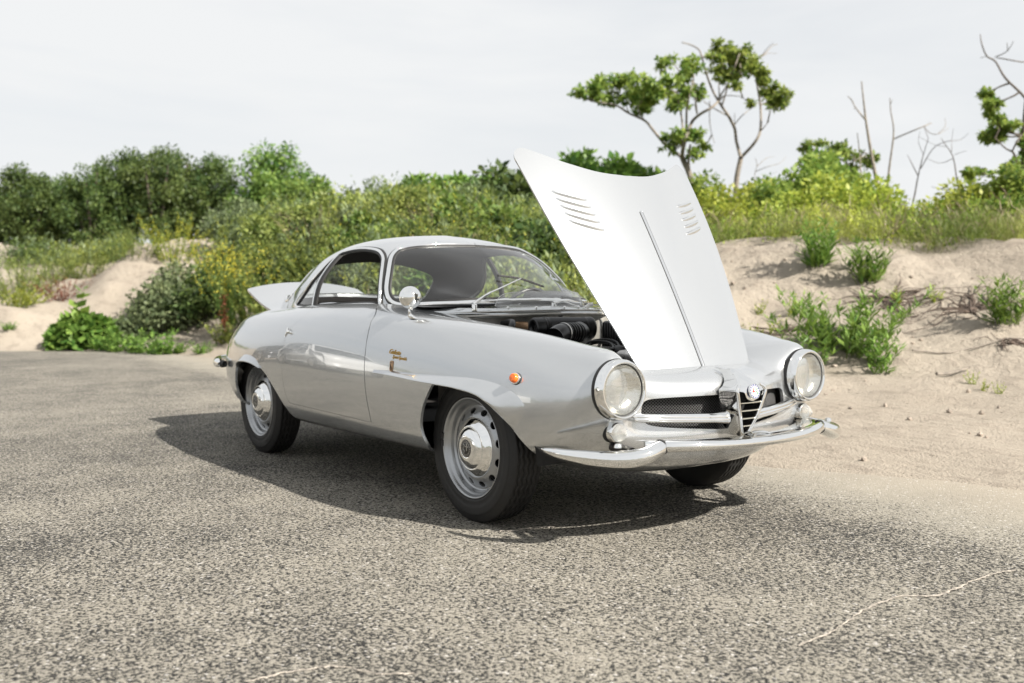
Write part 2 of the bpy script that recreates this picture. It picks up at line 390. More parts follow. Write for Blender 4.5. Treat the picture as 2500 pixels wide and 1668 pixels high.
def fast_obj(name, V, nface, F, mat, parent=None, tint=None, smooth=False):
    """many faces of one size: V (n,3), F (m,nface)"""
    me = bpy.data.meshes.new(name)
    V = np.ascontiguousarray(V, np.float32); F = np.ascontiguousarray(F, np.int32)
    me.vertices.add(len(V)); me.vertices.foreach_set('co', V.ravel())
    me.loops.add(F.size); me.loops.foreach_set('vertex_index', F.ravel())
    me.polygons.add(len(F))
    me.polygons.foreach_set('loop_start', np.arange(len(F), dtype=np.int32) * nface)
    if smooth:
        me.polygons.foreach_set('use_smooth', np.ones(len(F), bool))
    me.materials.append(mat)
    if tint is not None:
        a = me.attributes.new('tint', 'FLOAT', 'POINT')
        a.data.foreach_set('value', np.asarray(tint, np.float32))
    me.update(calc_edges=True)
    o = bpy.data.objects.new(name, me)
    COL.objects.link(o)
    if parent:
        o.parent = parent
    return o

class MB:
    """collects pieces of geometry for one mesh"""
    def __init__(self):
        self.V, self.F, self.n = [], [], 0
    def add(self, V, F):
        V = np.asarray(V, float).reshape(-1, 3)
        self.V.append(V)
        self.F += [tuple(int(i) + self.n for i in f) for f in F]
        self.n += len(V)
        return self
    def build(self, name, mat, parent=None, smooth=True):
        return obj(name, np.concatenate(self.V), self.F, mat, parent, smooth)

def g_grid(P, closed_u=False, closed_v=False):
    P = np.asarray(P, float)
    a, b = P.shape[:2]
    F = []
    for i in range(a if closed_u else a - 1):
        for j in range(b if closed_v else b - 1):
            i2, j2 = (i + 1) % a, (j + 1) % b
            F.append((i * b + j, i2 * b + j, i2 * b + j2, i * b + j2))
    return P.reshape(-1, 3), F

def frames(Q, up=None):
    Q = np.asarray(Q, float)
    T = np.gradient(Q, axis=0)
    T /= np.maximum(np.linalg.norm(T, axis=1, keepdims=True), 1e-9)
    if up is None:
        up = np.array([0, 0, 1.]) if abs(T[0, 2]) < .9 else np.array([1., 0, 0])
    N = np.zeros_like(T)
    n = np.asarray(up, float)
    for i, t in enumerate(T):
        n = n - t * (n @ t)
        n /= max(np.linalg.norm(n), 1e-9)
        N[i] = n
    return T, N, np.cross(T, N)

def g_tube(Q, r, seg=10, cap=True, closed=False, flat=1.0, up=None):
    """round or flattened rod along Q; r one radius or one per point; flat scales the thickness along the up direction"""
    Q = np.asarray(Q, float)
    r = np.broadcast_to(np.asarray(r, float), (len(Q),))
    T, N, B = frames(Q, up)
    a = np.linspace(0, 2 * math.pi, seg, endpoint=False)
    P = Q[:, None] + r[:, None, None] * (np.cos(a)[None, :, None] * B[:, None] + flat * np.sin(a)[None, :, None] * N[:, None])
    V, F = g_grid(P, closed_u=closed, closed_v=True)
    if cap and not closed:
        F = F + [tuple(range(seg))[::-1], tuple(range(len(V) - seg, len(V)))]
    return V, F

def g_lathe(prof, origin, axis, seg=48, sweep=None):
    """turn profile [(radius, height)] about an axis"""
    ax = Vector(axis).normalized()
    e1 = ax.orthogonal().normalized(); e2 = ax.cross(e1)
    ax, e1, e2, o = (np.array(v) for v in (ax, e1, e2, origin))
    a = np.linspace(0, 2 * math.pi, seg, endpoint=False)
    P = np.array([[o + ax * h + r * (math.cos(t) * e1 + math.sin(t) * e2) for t in a] for r, h in prof])
    return g_grid(P, closed_v=True)

def g_box(c, s, rot=None, bev=0.0):
    x, y, z = (v / 2 for v in s)
    bm = bmesh.new()
    bmesh.ops.create_cube(bm, size=1)
    for v in bm.verts:
        v.co = Vector((v.co.x * s[0], v.co.y * s[1], v.co.z * s[2]))
    if bev:
        bmesh.ops.bevel(bm, geom=bm.edges[:], offset=bev, segments=2, affect='EDGES', profile=.5)
    M = Matrix.Rotation(rot[1], 3, rot[0]) if rot else Matrix.Identity(3)
    V = [tuple(M @ v.co + Vector(c)) for v in bm.verts]
    F = [tuple(v.index for v in f.verts) for f in bm.faces]
    bm.free()
    return V, F

def inside(pts, poly):
    x, y = pts[:, 0], pts[:, 1]
    r = np.zeros(len(pts), bool)
    n = len(poly)
    for i in range(n):
        x1, y1 = poly[i]; x2, y2 = poly[(i + 1) % n]
        c = ((y1 > y) != (y2 > y))
        with np.errstate(divide='ignore', invalid='ignore'):
            r ^= c & (x < (x2 - x1) * (y - y1) / (y2 - y1) + x1)
    return r

def fill2d(outer, holes, step):
    """triangulate a plane region with holes; returns points, triangles and the boundary loops as index lists"""
    loops = [np.asarray(outer, float)] + [np.asarray(h, float) for h in holes]
    rs = []
    for L in loops:
        C_ = np.concatenate([L, L[:1]])
        out = []
        for a, b in zip(C_[:-1], C_[1:]):
            k = max(1, int(round(np.linalg.norm(b - a) / step)))
            out.append(a + (b - a) * (np.arange(k) / k)[:, None])
        rs.append(np.concatenate(out))
    bpts = np.concatenate(rs)
    lo, hi = rs[0].min(0), rs[0].max(0)
    gx = np.arange(lo[0] + step * .5, hi[0], step); gy = np.arange(lo[1] + step * .45, hi[1], step * .9)
    G = np.stack(np.meshgrid(gx, gy, indexing='ij'), -1)
    G[:, ::2, 0] += step * .5
    G = G.reshape(-1, 2)
    ok = inside(G, rs[0])
    for h in rs[1:]:
        ok &= ~inside(G, h)
    G = G[ok]
    keep = np.ones(len(G), bool)
    for k in range(0, len(bpts), 200):
        d = ((G[:, None] - bpts[None, k:k + 200]) ** 2).sum(-1).min(1)
        keep &= d > (.55 * step) ** 2
    G = G[keep]
    pts = np.concatenate([bpts, G])
    E, n0, lp = [], 0, []
    for L in rs:
        idx = list(range(n0, n0 + len(L)))
        E += [(idx[i], idx[(i + 1) % len(idx)]) for i in range(len(idx))]
        lp.append(idx); n0 += len(L)
    v, e, f, ov, oe, of = delaunay_2d_cdt([Vector(p) for p in pts], E, [], 0, 1e-7)
    P = np.array([tuple(p) for p in v])
    F = np.array([t for t in f if len(t) == 3])
    cen = P[F].mean(1)
    ok = inside(cen, rs[0])
    for h in rs[1:]:
        ok &= ~inside(cen, h)
    F = F[ok]
    remap = {}
    for new, olds in enumerate(ov):
        for o_ in olds:
            remap[o_] = new
    return P, F, [[remap.get(i, i) for i in L] for L in lp]

def panel_data(S, outer, holes=(), step=.02, off=0.0, flange=0.012, sign=-1, outward=1.0):
    """sheet cut from surface S: (u, v) outline and holes -> vertices, faces, vertex normals, with the edge turned in by flange"""
    sc = np.array([S.lu, S.lv])
    P2, F, loops = fill2d(np.asarray(outer) * sc, [np.asarray(h) * sc for h in holes], step)
    uv = P2 / sc
    m = np.array([1, sign, 1])
    P, N = S(uv) * m, S.normal(uv) * m * outward * (1 if sign > 0 else 1)
    P = P + N * off
    V, NN, FF = [P], [N], [tuple(f) for f in F]
    a, b, c = P[F[:, 0]], P[F[:, 1]], P[F[:, 2]]
    flip = np.einsum('ij,ij->i', np.cross(b - a, c - a), N[F[:, 0]]).sum() < 0
    if flip:
        FF = [f[::-1] for f in FF]
    n0 = len(P)
    acc, cnt = np.zeros_like(P), np.zeros(len(P))
    for c_ in range(3):
        np.add.at(acc, F[:, c_], P[F].mean(1)); np.add.at(cnt, F[:, c_], 1)
    inward = acc / np.maximum(cnt, 1)[:, None] - P
    if flange:
        for L in loops:
            Q, Nq = P[L], N[L]
            k = len(L)
            T = np.roll(Q, -1, 0) - np.roll(Q, 1, 0)
            side = np.cross(T, Nq); side /= np.maximum(np.linalg.norm(side, axis=1, keepdims=True), 1e-9)
            if np.einsum('ij,ij->i', side, inward[L]).sum() > 0:
                side = -side
            e1_, e2_ = Q[1] - Q[0], -Nq[0]
            flipq = np.cross(e1_, e2_) @ side[0] > 0
            V += [Q, Q - Nq * flange]; NN += [side, side]
            for i in range(k):
                j = (i + 1) % k
                f = (n0 + i, n0 + j, n0 + k + j, n0 + k + i)
                FF.append(f if flipq else f[::-1])
            n0 += 2 * k
    return np.concatenate(V), FF, np.concatenate(NN)

def panel(name, S, outer, holes=(), mat=None, parent=None, sides=(-1,), **kw):
    V, F, N, n = [], [], [], 0
    for sg in sides:
        v, f, nn = panel_data(S, outer, holes, sign=sg, outward=kw.get('ow', {}).get(sg, 1.0), **{k: q for k, q in kw.items() if k != 'ow'})
        V.append(v); N.append(nn); F += [tuple(i + n for i in q) for q in f]; n += len(v)
    return obj(name, np.concatenate(V), F, mat, parent, True, np.concatenate(N))

def g_trim(S, uv, prof, sign=-1, closed=False, n=None, step=.012, outward=1.0):
    """moulding along a (u, v) line on a surface; prof = [(across, height)]"""
    sc = np.array([S.lu, S.lv])
    L = np.asarray(uv, float)
    if closed:
        L = np.concatenate([L, L[:1]])
    n = n or max(8, int(plen(L * sc) / step))
    q = resample(L * sc, n) / sc
    m = np.array([1, sign, 1])
    P, N = S(q) * m, S.normal(q) * m * outward
    T = np.gradient(P, axis=0)
    if closed:
        T[0] = T[-1] = P[1] - P[-2]
    T /= np.maximum(np.linalg.norm(T, axis=1, keepdims=True), 1e-9)
    B = np.cross(N, T) * -sign
    R = np.stack([P + B * a + N * h for a, h in prof], 1)
    return g_grid(R)

def trim(name, S, uv, prof, mat, parent, sides=(-1,), closed=False, ow=None, **kw):
    mb = MB()
    for sg in sides:
        mb.add(*g_trim(S, uv, prof, sg, closed, outward=(ow or {}).get(sg, 1.0), **kw))
    return mb.build(name, mat, parent)

def half_round(w, h, n=6, base=0.0):
    a = np.linspace(0, math.pi, n)
    return [(-w / 2 * math.cos(t), base + h * math.sin(t)) for t in a]

def g_text(body, size, depth=.001, shear=0.0, space=1.0):
    cu = bpy.data.curves.new('lettering', 'FONT')
    cu.body, cu.size, cu.extrude, cu.shear, cu.space_character = body, size, depth, shear, space
    cu.resolution_u = 2
    o = bpy.data.objects.new('lettering', cu)
    COL.objects.link(o)
    dg = bpy.context.evaluated_depsgraph_get()
    me = o.evaluated_get(dg).to_mesh()
    V = np.array([tuple(v.co) for v in me.vertices]); F = [tuple(p.vertices) for p in me.polygons]
    bpy.data.objects.remove(o); bpy.data.curves.remove(cu)
    return V, F

def copy_tree(o, parent=None):
    c = o.copy()
    COL.objects.link(c)
    if parent is not None:
        c.parent = parent
    for ch in o.children:
        copy_tree(ch, c)
    return c
# ================================================================ ground, dunes, vegetation
# ground axes: s metres to the right and d metres ahead of where the photographer stands
GD = np.array([math.cos(YAW), math.sin(YAW), 0.0])
GS = np.array([math.sin(YAW), -math.cos(YAW), 0.0])
CAM0 = np.array([CAM[0], CAM[1], 0.0])
def ground_xy(s, d):
    return CAM0 + np.multiply.outer(np.asarray(s, float), GS) + np.multiply.outer(np.asarray(d, float), GD)
def at(px, py, d):
    """place in the scene seen at that spot of the photograph (2500 x 1668), d metres ahead"""
    v = FWD + RGT * (px - 1250) / 2430.6 - UPV * (py - 834) / 2430.6
    return CAM + v * (d / (v @ GD))
def to_sd(P):
    q = np.asarray(P) - CAM0
    return q @ GS, q @ GD

_rng = np.random.default_rng(5)
_lat = _rng.random((256, 256))
def vnoise(x, y, octs=4, rough=.5):
    x, y = np.asarray(x, float), np.asarray(y, float)
    tot, amp, norm = 0, 1.0, 0
    for o in range(octs):
        xi, yi = np.floor(x).astype(int), np.floor(y).astype(int)
        fx, fy = x - xi, y - yi
        fx, fy = fx * fx * (3 - 2 * fx), fy * fy * (3 - 2 * fy)
        g = lambda a, b: _lat[a % 256, b % 256]
        v = (g(xi, yi) * (1 - fx) + g(xi + 1, yi) * fx) * (1 - fy) + (g(xi, yi + 1) * (1 - fx) + g(xi + 1, yi + 1) * fx) * fy
        tot = tot + amp * (v - .5); norm += amp
        amp *= rough; x = x * 2.03 + 17.3; y = y * 2.03 + 9.1
    return tot / norm * 2

E_S = np.array([-60, -14, -8.7, -6.4, -4.1, -2.3, -.5, 1.34, 2.2, 2.5, 6, 12, 60.])
E_D = np.array([19, 17.6, 16.9, 16.4, 14.7, 11.5, 8.4, 5.5, 5.05, 4.8, 3.2, 1.5, -12.])
T_S = np.array([-60, -12, -9.2, -7.6, -5, -3, -1, 1, 3, 6, 12, 60.])
T_T = np.array([-3, -.6, 0, .6, 1.2, 2, 3, 4, 5, 6, 7, 8.5, 10, 14, 20, 60, 150.])
T_Z = np.array([
    [-.05, -.04, .01, .15, .30, .50, .80, 1.1, 1.5, 1.8, 2.0, 2.1, 2.2, 2.3, 2.4, 2.4, 2.4],
    [-.05, -.04, .01, .15, .30, .50, .80, 1.1, 1.5, 1.8, 2.0, 2.1, 2.2, 2.3, 2.4, 2.4, 2.4],
    [-.05, -.04, .02, .42, .76, .72, .70, .95, 1.4, 1.75, 1.95, 2.1, 2.2, 2.3, 2.4, 2.4, 2.4],
    [-.05, -.04, .02, .18, .45, .90, 1.50, 1.95, 2.10, 2.15, 2.15, 2.2, 2.2, 2.3, 2.4, 2.4, 2.4],
    [-.05, -.04, .02, .08, .22, .55, 1.05, 1.50, 1.85, 2.05, 2.15, 2.2, 2.2, 2.3, 2.4, 2.4, 2.4],
    [-.05, -.04, .02, .05, .14, .40, .78, 1.18, 1.58, 1.92, 2.15, 2.3, 2.3, 2.3, 2.4, 2.4, 2.4],
    [-.05, -.04, .015, .03, .07, .20, .45, .80, 1.20, 1.55, 1.82, 2.05, 2.1, 2.15, 2.2, 2.3, 2.3],
    [-.05, -.04, .012, .02, .03, .05, .12, .28, .56, .92, 1.22, 1.52, 1.63, 1.75, 1.9, 2.0, 2.0],
    [-.05, -.04, .012, .02, .02, .03, .05, .09, .18, .48, .92, 1.55, 1.64, 1.72, 1.85, 2.0, 2.0],
    [-.05, -.04, .012, .02, .02, .03, .05, .10, .20, .50, .92, 1.45, 1.60, 1.70, 1.8, 2.0, 2.0],
    [-.05, -.04, .012, .02, .02, .03, .05, .10, .20, .50, .92, 1.45, 1.60, 1.70, 1.8, 2.0, 2.0],
    [-.05, -.04, .012, .02, .02, .03, .05, .10, .20, .50, .92, 1.45, 1.60, 1.70, 1.8, 2.0, 2.0]])
def terrain(s, d):
    s, d = np.asarray(s, float), np.asarray(d, float)
    t = d - np.interp(s, E_S, E_D) + .35 * vnoise(s * .55 + 3, d * .2 + 1, 2)
    i = np.clip(np.searchsorted(T_S, s) - 1, 0, len(T_S) - 2)
    f = np.clip((s - T_S[i]) / (T_S[i + 1] - T_S[i]), 0, 1); f = f * f * (3 - 2 * f)
    cols = np.stack([np.interp(t, T_T, T_Z[k]) for k in range(len(T_S))], -1)
    z = np.take_along_axis(cols, i[..., None], -1)[..., 0] * (1 - f) + np.take_along_axis(cols, (i + 1)[..., None], -1)[..., 0] * f
    up = np.clip(z / .5, 0, 1)
    z = z + up * (.20 * vnoise(s * .45, d * .45, 3) + .15 * vnoise(s * 1.7 + 5, d * 1.7, 4, .6)) + np.clip((t + .3) / 1.5, 0, 1) * (.035 * vnoise(s * 2.6, d * 2.6 + 7, 3) + .012)
    return z

# ---- ground materials
def line_dist(n, l, pos):
    """metres beyond the straight line along which the sand begins"""
    a, b = ground_xy(-4.1, 14.6), ground_xy(2.5, 4.5)
    dv = (b - a) / np.linalg.norm(b - a)
    nv = np.array([-dv[1], dv[0], 0]); nv = nv * (1 if nv @ GD > 0 else -1)
    dt = n.new('ShaderNodeVectorMath'); dt.operation = 'DOT_PRODUCT'; dt.inputs[1].default_value = tuple(nv)
    l.new(pos, dt.inputs[0])
    sb = n.new('ShaderNodeMath'); sb.operation = 'SUBTRACT'; sb.inputs[1].default_value = float(a @ nv)
    l.new(dt.outputs['Value'], sb.inputs[0])
    return sb.outputs[0], nv

def nz(n, l, vec, scale, detail=4, rough=.5, dist=0.0):
    t = n.new('ShaderNodeTexNoise'); t.inputs['Scale'].default_value = scale; t.inputs['Detail'].default_value = detail
    t.inputs['Roughness'].default_value = rough; t.inputs['Distortion'].default_value = dist
    l.new(vec, t.inputs['Vector'])
    return t.outputs[0]

def rng_(n, l, val, a, b, c, d):
    m = n.new('ShaderNodeMapRange'); m.inputs[1].default_value, m.inputs[2].default_value = a, b
    m.inputs[3].default_value, m.inputs[4].default_value = c, d
    l.new(val, m.inputs[0])
    return m.outputs[0]

def mth(n, l, op, a, b):
    m = n.new('ShaderNodeMath'); m.operation = op
    for k, v in enumerate((a, b)):
        if isinstance(v, (int, float)): m.inputs[k].default_value = v
        else: l.new(v, m.inputs[k])
    return m.outputs[0]

def mixc(n, l, f, a, b, mode='MIX'):
    m = n.new('ShaderNodeMixRGB'); m.blend_type = mode
    for k, v in enumerate((f, a, b)):
        if isinstance(v, (int, float)): m.inputs[k].default_value = v
        elif isinstance(v, tuple): m.inputs[k].default_value = (*v, 1)
        else: l.new(v, m.inputs[k])
    return m.outputs[0]

def asphalt_mat():
    m, n, l, b = new_mat('worn_asphalt')
    g = n.new('ShaderNodeNewGeometry'); pos = g.outputs['Position']
    D, _ = line_dist(n, l, pos)
    big = nz(n, l, pos, .45, 5, .6)
    mid = nz(n, l, pos, 2.6, 4, .6)
    g1, g2, g3 = nz(n, l, pos, 72, 1.5, .5, .0), nz(n, l, pos, 150, 2, .55), nz(n, l, pos, 340, 2, .6)
    vor = n.new('ShaderNodeTexVoronoi'); vor.inputs['Scale'].default_value = 125; l.new(pos, vor.inputs['Vector'])
    sep = n.new('ShaderNodeSeparateColor'); l.new(vor.outputs['Color'], sep.inputs[0])
    cell = sep.outputs[0]
    # how much blown sand fills the pits of the surface: patchy, and growing towards the dunes
    edge = rng_(n, l, D, -1.25, .45, 0, .34)
    fill = mth(n, l, 'ADD', mth(n, l, 'ADD', rng_(n, l, big, .32, .68, -.060, .030), rng_(n, l, mid, .3, .7, -.022, .022)), edge)
    hgt = mth(n, l, 'ADD', mth(n, l, 'MULTIPLY', g1, .42), mth(n, l, 'ADD', mth(n, l, 'MULTIPLY', g2, .40), mth(n, l, 'MULTIPLY', g3, .18)))
    hgt = mth(n, l, 'ADD', hgt, rng_(n, l, cell, 0, 1, -.075, .075))
    k = mth(n, l, 'ADD', hgt, fill)
    f = rng_(n, l, k, .455, .515, 0, 1)
    stone = mixc(n, l, cell, (.010, .010, .010), (.060, .058, .053))
    sandc = mixc(n, l, rng_(n, l, mid, .3, .7, 0, 1), (.182, .169, .137), (.246, .228, .184))
    sandc = mixc(n, l, mth(n, l, 'MULTIPLY', cell, .55), sandc, (.31, .288, .252))
    sandc = mixc(n, l, rng_(n, l, D, -.8, .5, 0, 1), sandc, (.30, .26, .205))
    col = mixc(n, l, f, stone, sandc)
    glint = rng_(n, l, sep.outputs[1], .965, .985, 0, 1)
    col = mixc(n, l, mth(n, l, 'MULTIPLY', glint, .7), col, (.50, .48, .45))
    l.new(col, b.inputs['Base Color'])
    b.inputs['Roughness'].default_value = .88
    b.inputs['Specular IOR Level'].default_value = .3
    bp = n.new('ShaderNodeBump'); bp.inputs['Distance'].default_value = .010; bp.inputs['Strength'].default_value = 1.0
    hh_ = mth(n, l, 'ADD', mth(n, l, 'MULTIPLY', hgt, mth(n, l, 'SUBTRACT', 1.0, mth(n, l, 'MULTIPLY', edge, 2.4))), mth(n, l, 'MULTIPLY', vor.outputs['Distance'], -.2))
    l.new(hh_, bp.inputs['Height']); l.new(bp.outputs[0], b.inputs['Normal'])
    return m

def sand_mat():
    m, n, l, b = new_mat('dune_sand')
    g = n.new('ShaderNodeNewGeometry'); pos = g.outputs['Position']
    D, nv = line_dist(n, l, pos)
    big, mid, fine = nz(n, l, pos, .5, 5, .6), nz(n, l, pos, 3.5, 6, .65), nz(n, l, pos, 60, 4, .65)
    col = mixc(n, l, rng_(n, l, big, .3, .7, 0, 1), (.300, .260, .210), (.365, .322, .265))
    col = mixc(n, l, rng_(n, l, mid, .52, .72, 0, .62), col, (.150, .122, .098))
    col = mixc(n, l, rng_(n, l, fine, .35, .75, 0, .35), col, (.40, .355, .295))
    speck = nz(n, l, pos, 26, 2, .5)
    col = mixc(n, l, rng_(n, l, speck, .64, .74, 0, .6), col, (.07, .055, .042))
    l.new(col, b.inputs['Base Color'])
    b.inputs['Roughness'].default_value = .95
    b.inputs['Specular IOR Level'].default_value = .15
    wv = n.new('ShaderNodeTexWave'); wv.bands_direction = 'X'; wv.inputs['Scale'].default_value = 2.4; wv.inputs['Distortion'].default_value = 9
    wv.inputs['Detail'].default_value = 3; wv.inputs['Detail Scale'].default_value = .6
    mp = n.new('ShaderNodeMapping'); mp.inputs['Rotation'].default_value = (0, 0, -math.atan2(nv[1], nv[0])); l.new(pos, mp.inputs['Vector'])
    l.new(mp.outputs[0], wv.inputs['Vector'])
    ruts = mth(n, l, 'MULTIPLY', wv.outputs['Fac'], mth(n, l, 'MULTIPLY', rng_(n, l, D, -1.0, .6, 0, 1), rng_(n, l, D, 1.6, 3.4, .05, 0)))
    h = mth(n, l, 'ADD', mth(n, l, 'ADD', mth(n, l, 'MULTIPLY', mid, rng_(n, l, D, 1.5, 4.5, .30, 1.0)), mth(n, l, 'MULTIPLY', fine, .20)), ruts)
    bp = n.new('ShaderNodeBump'); bp.inputs['Distance'].default_value = .13; bp.inputs['Strength'].default_value = 1.0
    l.new(h, bp.inputs['Height']); l.new(bp.outputs[0], b.inputs['Normal'])
    return m

M_ASPHALT, M_SAND = asphalt_mat(), sand_mat()
R_ = 400.0
ap = obj('asphalt_lot', [(-R_, -R_, 0), (R_, -R_, 0), (R_, R_, 0), (-R_, R_, 0)], [(0, 1, 2, 3)], M_ASPHALT, None, smooth=False)
tag(ap, 'worn sandy asphalt lot under the car', 'asphalt', kind='structure')
sv = np.concatenate([np.linspace(-120, -14, 40)[:-1], np.linspace(-14, 11, 230), np.linspace(11, 120, 40)[1:]])
dv_ = np.concatenate([np.linspace(2.5, 26, 240), np.linspace(26, 160, 60)[1:]])
SS, DD = np.meshgrid(sv, dv_, indexing='ij')
GP = ground_xy(SS, DD); GP[..., 2] = terrain(SS, DD)
V, F = g_grid(GP)
dn = fast_obj('sand_dunes', V, 4, np.array(F)[:, ::-1], M_SAND, smooth=True)
tag(dn, 'pale sand dunes rising behind the lot', 'dune', kind='structure')

# sand-filled cracks in the asphalt
M_CRACK = pbr('crack_filling', (.30, .27, .23), .95, noise=(60, .5), bump=(200, .004))
def crack(path_px, w):
    P = np.array([at(px, py, 2.0) for px, py in path_px])
    out = []
    for px, py in path_px:
        v = FWD + RGT * (px - 1250) / 2430.6 - UPV * (py - 834) / 2430.6
        out.append((CAM + v * (-CAM[2] / v[2]))[:2])
    Q = catmull(np.array(out), 90)
    rs = np.random.default_rng(len(path_px) + int(path_px[0][0]))
    T = np.gradient(Q, axis=0); T /= np.linalg.norm(T, axis=1, keepdims=True)
    N = np.stack([-T[:, 1], T[:, 0]], 1)
    Q = Q + N * (np.cumsum(rs.normal(0, 1, 90)) * .0022)[:, None]
    wa, wb = w * np.abs(rs.normal(.15, .45, 90)), w * np.abs(rs.normal(.15, .45, 90))
    gap = (np.convolve(rs.random(90), np.ones(4) / 4, 'same') > .42)
    wa, wb = wa * (.15 + .85 * gap), wb * (.15 + .85 * gap)
    a = np.concatenate([Q + N * wa[:, None], np.full((90, 1), .003)], 1); b = np.concatenate([Q - N * wb[:, None], np.full((90, 1), .003)], 1)
    c = np.concatenate([Q, np.full((90, 1), .006)], 1)
    V, F = g_grid(np.stack([a, c, b], 1))
    obj('crack', V, F, M_CRACK, ap)
crack([(600, 1668), (680, 1650), (750, 1642), (790, 1632), (860, 1636), (930, 1648), (1010, 1655)], .009)
crack([(1950, 1580), (2050, 1540), (2120, 1495), (2210, 1465), (2300, 1462), (2380, 1435), (2440, 1415), (2500, 1400)], .010)
crack([(1220, 1300), (1290, 1290), (1350, 1286)], .006)

# ---- foliage builders
def leaf_quads(P, axis, nrm, size, asp):
    """pointed leaf quads at P along axis with surface normal nrm"""
    ax = axis / np.maximum(np.linalg.norm(axis, axis=1, keepdims=True), 1e-9)
    sd = np.cross(ax, nrm); sd /= np.maximum(np.linalg.norm(sd, axis=1, keepdims=True), 1e-9)
    s = np.asarray(size)[:, None]
    a = P; c = P + ax * s
    m = P + ax * s * .45
    V = np.stack([a, m + sd * s * asp, c, m - sd * s * asp], 1).reshape(-1, 3)
    F = np.arange(len(V)).reshape(-1, 4)
    return V, F

def clump_leaves(rs, centers, radii, per, size, asp=.28, droop=.2, flatz=.8):
    """leaves spread through the outer part of many small clumps"""
    V, F, T, n0 = [], [], [], 0
    for c, r in zip(centers, radii):
        k = max(6, int(per * (r / np.mean(radii)) ** 2))
        d = rs.normal(size=(k, 3)); d /= np.linalg.norm(d, axis=1, keepdims=True)
        rad_ = r * (rs.random(k) ** .45)
        P = c + d * rad_[:, None] * np.array([1, 1, flatz])
        ax = d + rs.normal(0, .6, (k, 3)) + np.array([0, 0, -droop])
        nr = rs.normal(0, .55, (k, 3)) + np.array([0, 0, 1.0]) + d * .4
        v, f = leaf_quads(P, ax, nr, size * rs.uniform(.6, 1.3, k), asp)
        tone = np.clip(rs.normal(.45, .22, k) + rs.normal(0, .12), 0, 1)
        V.append(v); F.append(f + n0); n0 += len(v); T.append(np.repeat(tone, 4))
    return np.concatenate(V), np.concatenate(F), np.concatenate(T)

def lumpy(rs, n, rx, ry, rz, r0, r1, hollow=.35):
    d = rs.normal(size=(n, 3)); d /= np.linalg.norm(d, axis=1, keepdims=True)
    d[:, 2] = np.abs(d[:, 2]) * 1.0 - .12
    q = d * (hollow + (1 - hollow) * rs.random((n, 1)) ** .5)
    return q * np.array([rx, ry, rz]), rs.uniform(r0, r1, n)

LEAF_DARK = leaf_mat('dark_green_leaf', (.034, .074, .022), (.155, .210, .055))
LEAF_MID = leaf_mat('mid_green_leaf', (.060, .135, .030), (.250, .330, .075))
LEAF_YEL = leaf_mat('yellow_green_leaf', (.150, .220, .030), (.430, .450, .075), .42)
LEAF_TREE = leaf_mat('tree_leaf', (.085, .170, .034), (.370, .440, .095), .48)
LEAF_GREY = leaf_mat('grey_green_leaf', (.090, .130, .060), (.235, .280, .135))
LEAF_BRIGHT = leaf_mat('bright_green_leaf', (.060, .145, .026), (.220, .330, .065))
LEAF_OLIVE = leaf_mat('olive_weed', (.095, .145, .032), (.340, .370, .100), .40)
LEAF_GRASS = leaf_mat('dune_grass_blade', (.130, .190, .045), (.370, .410, .120), .40)
LEAF_RED = leaf_mat('red_brown_seed', (.110, .035, .018), (.230, .080, .035), .15)
LEAF_DRY = leaf_mat('dry_stalk', (.22, .18, .11), (.42, .36, .24), .25)
FLOWER = leaf_mat('yellow_blossom', (.50, .44, .03), (.74, .64, .08), .35)
BARK = pbr('grey_bark', (.20, .175, .145), .9, noise=(14, .4), bump=(60, .01))
BARK_D = pbr('dark_bark', (.10, .082, .065), .9, noise=(14, .4), bump=(60, .01))
WOOD_D = pbr('weathered_root', (.085, .062, .048), .9, noise=(20, .4))

def bush_mesh(seed, mat, rx, rz, lobes, per, size, asp=.28, hollow=.45, name='foliage', ry=None, stem=True):
    rs = np.random.default_rng(seed)
    c, r = lumpy(rs, lobes, rx * .82, (ry or rx) * .82, rz * .85, rx * .16, rx * .34, hollow)
    c[:, 2] = np.maximum(c[:, 2], .06 * rz) + .08 * rz
    V, F, T = clump_leaves(rs, c, r, per, size, asp)
    root = empty('shrub')
    fast_obj(name, V, 4, F, mat, root, T)
    if stem:
        mb = MB()
        for k in range(6):
            q = c[rs.integers(len(c))] * .8
            mb.add(*g_tube(catmull([(0, 0, -.12), (q[0] * .35, q[1] * .35, q[2] * .55), tuple(q)], 7), np.linspace(.022, .006, 7), 5, cap=False))
        o = mb.build('stem', BARK_D, root)
        o['kind'] = 'stuff'
    return root

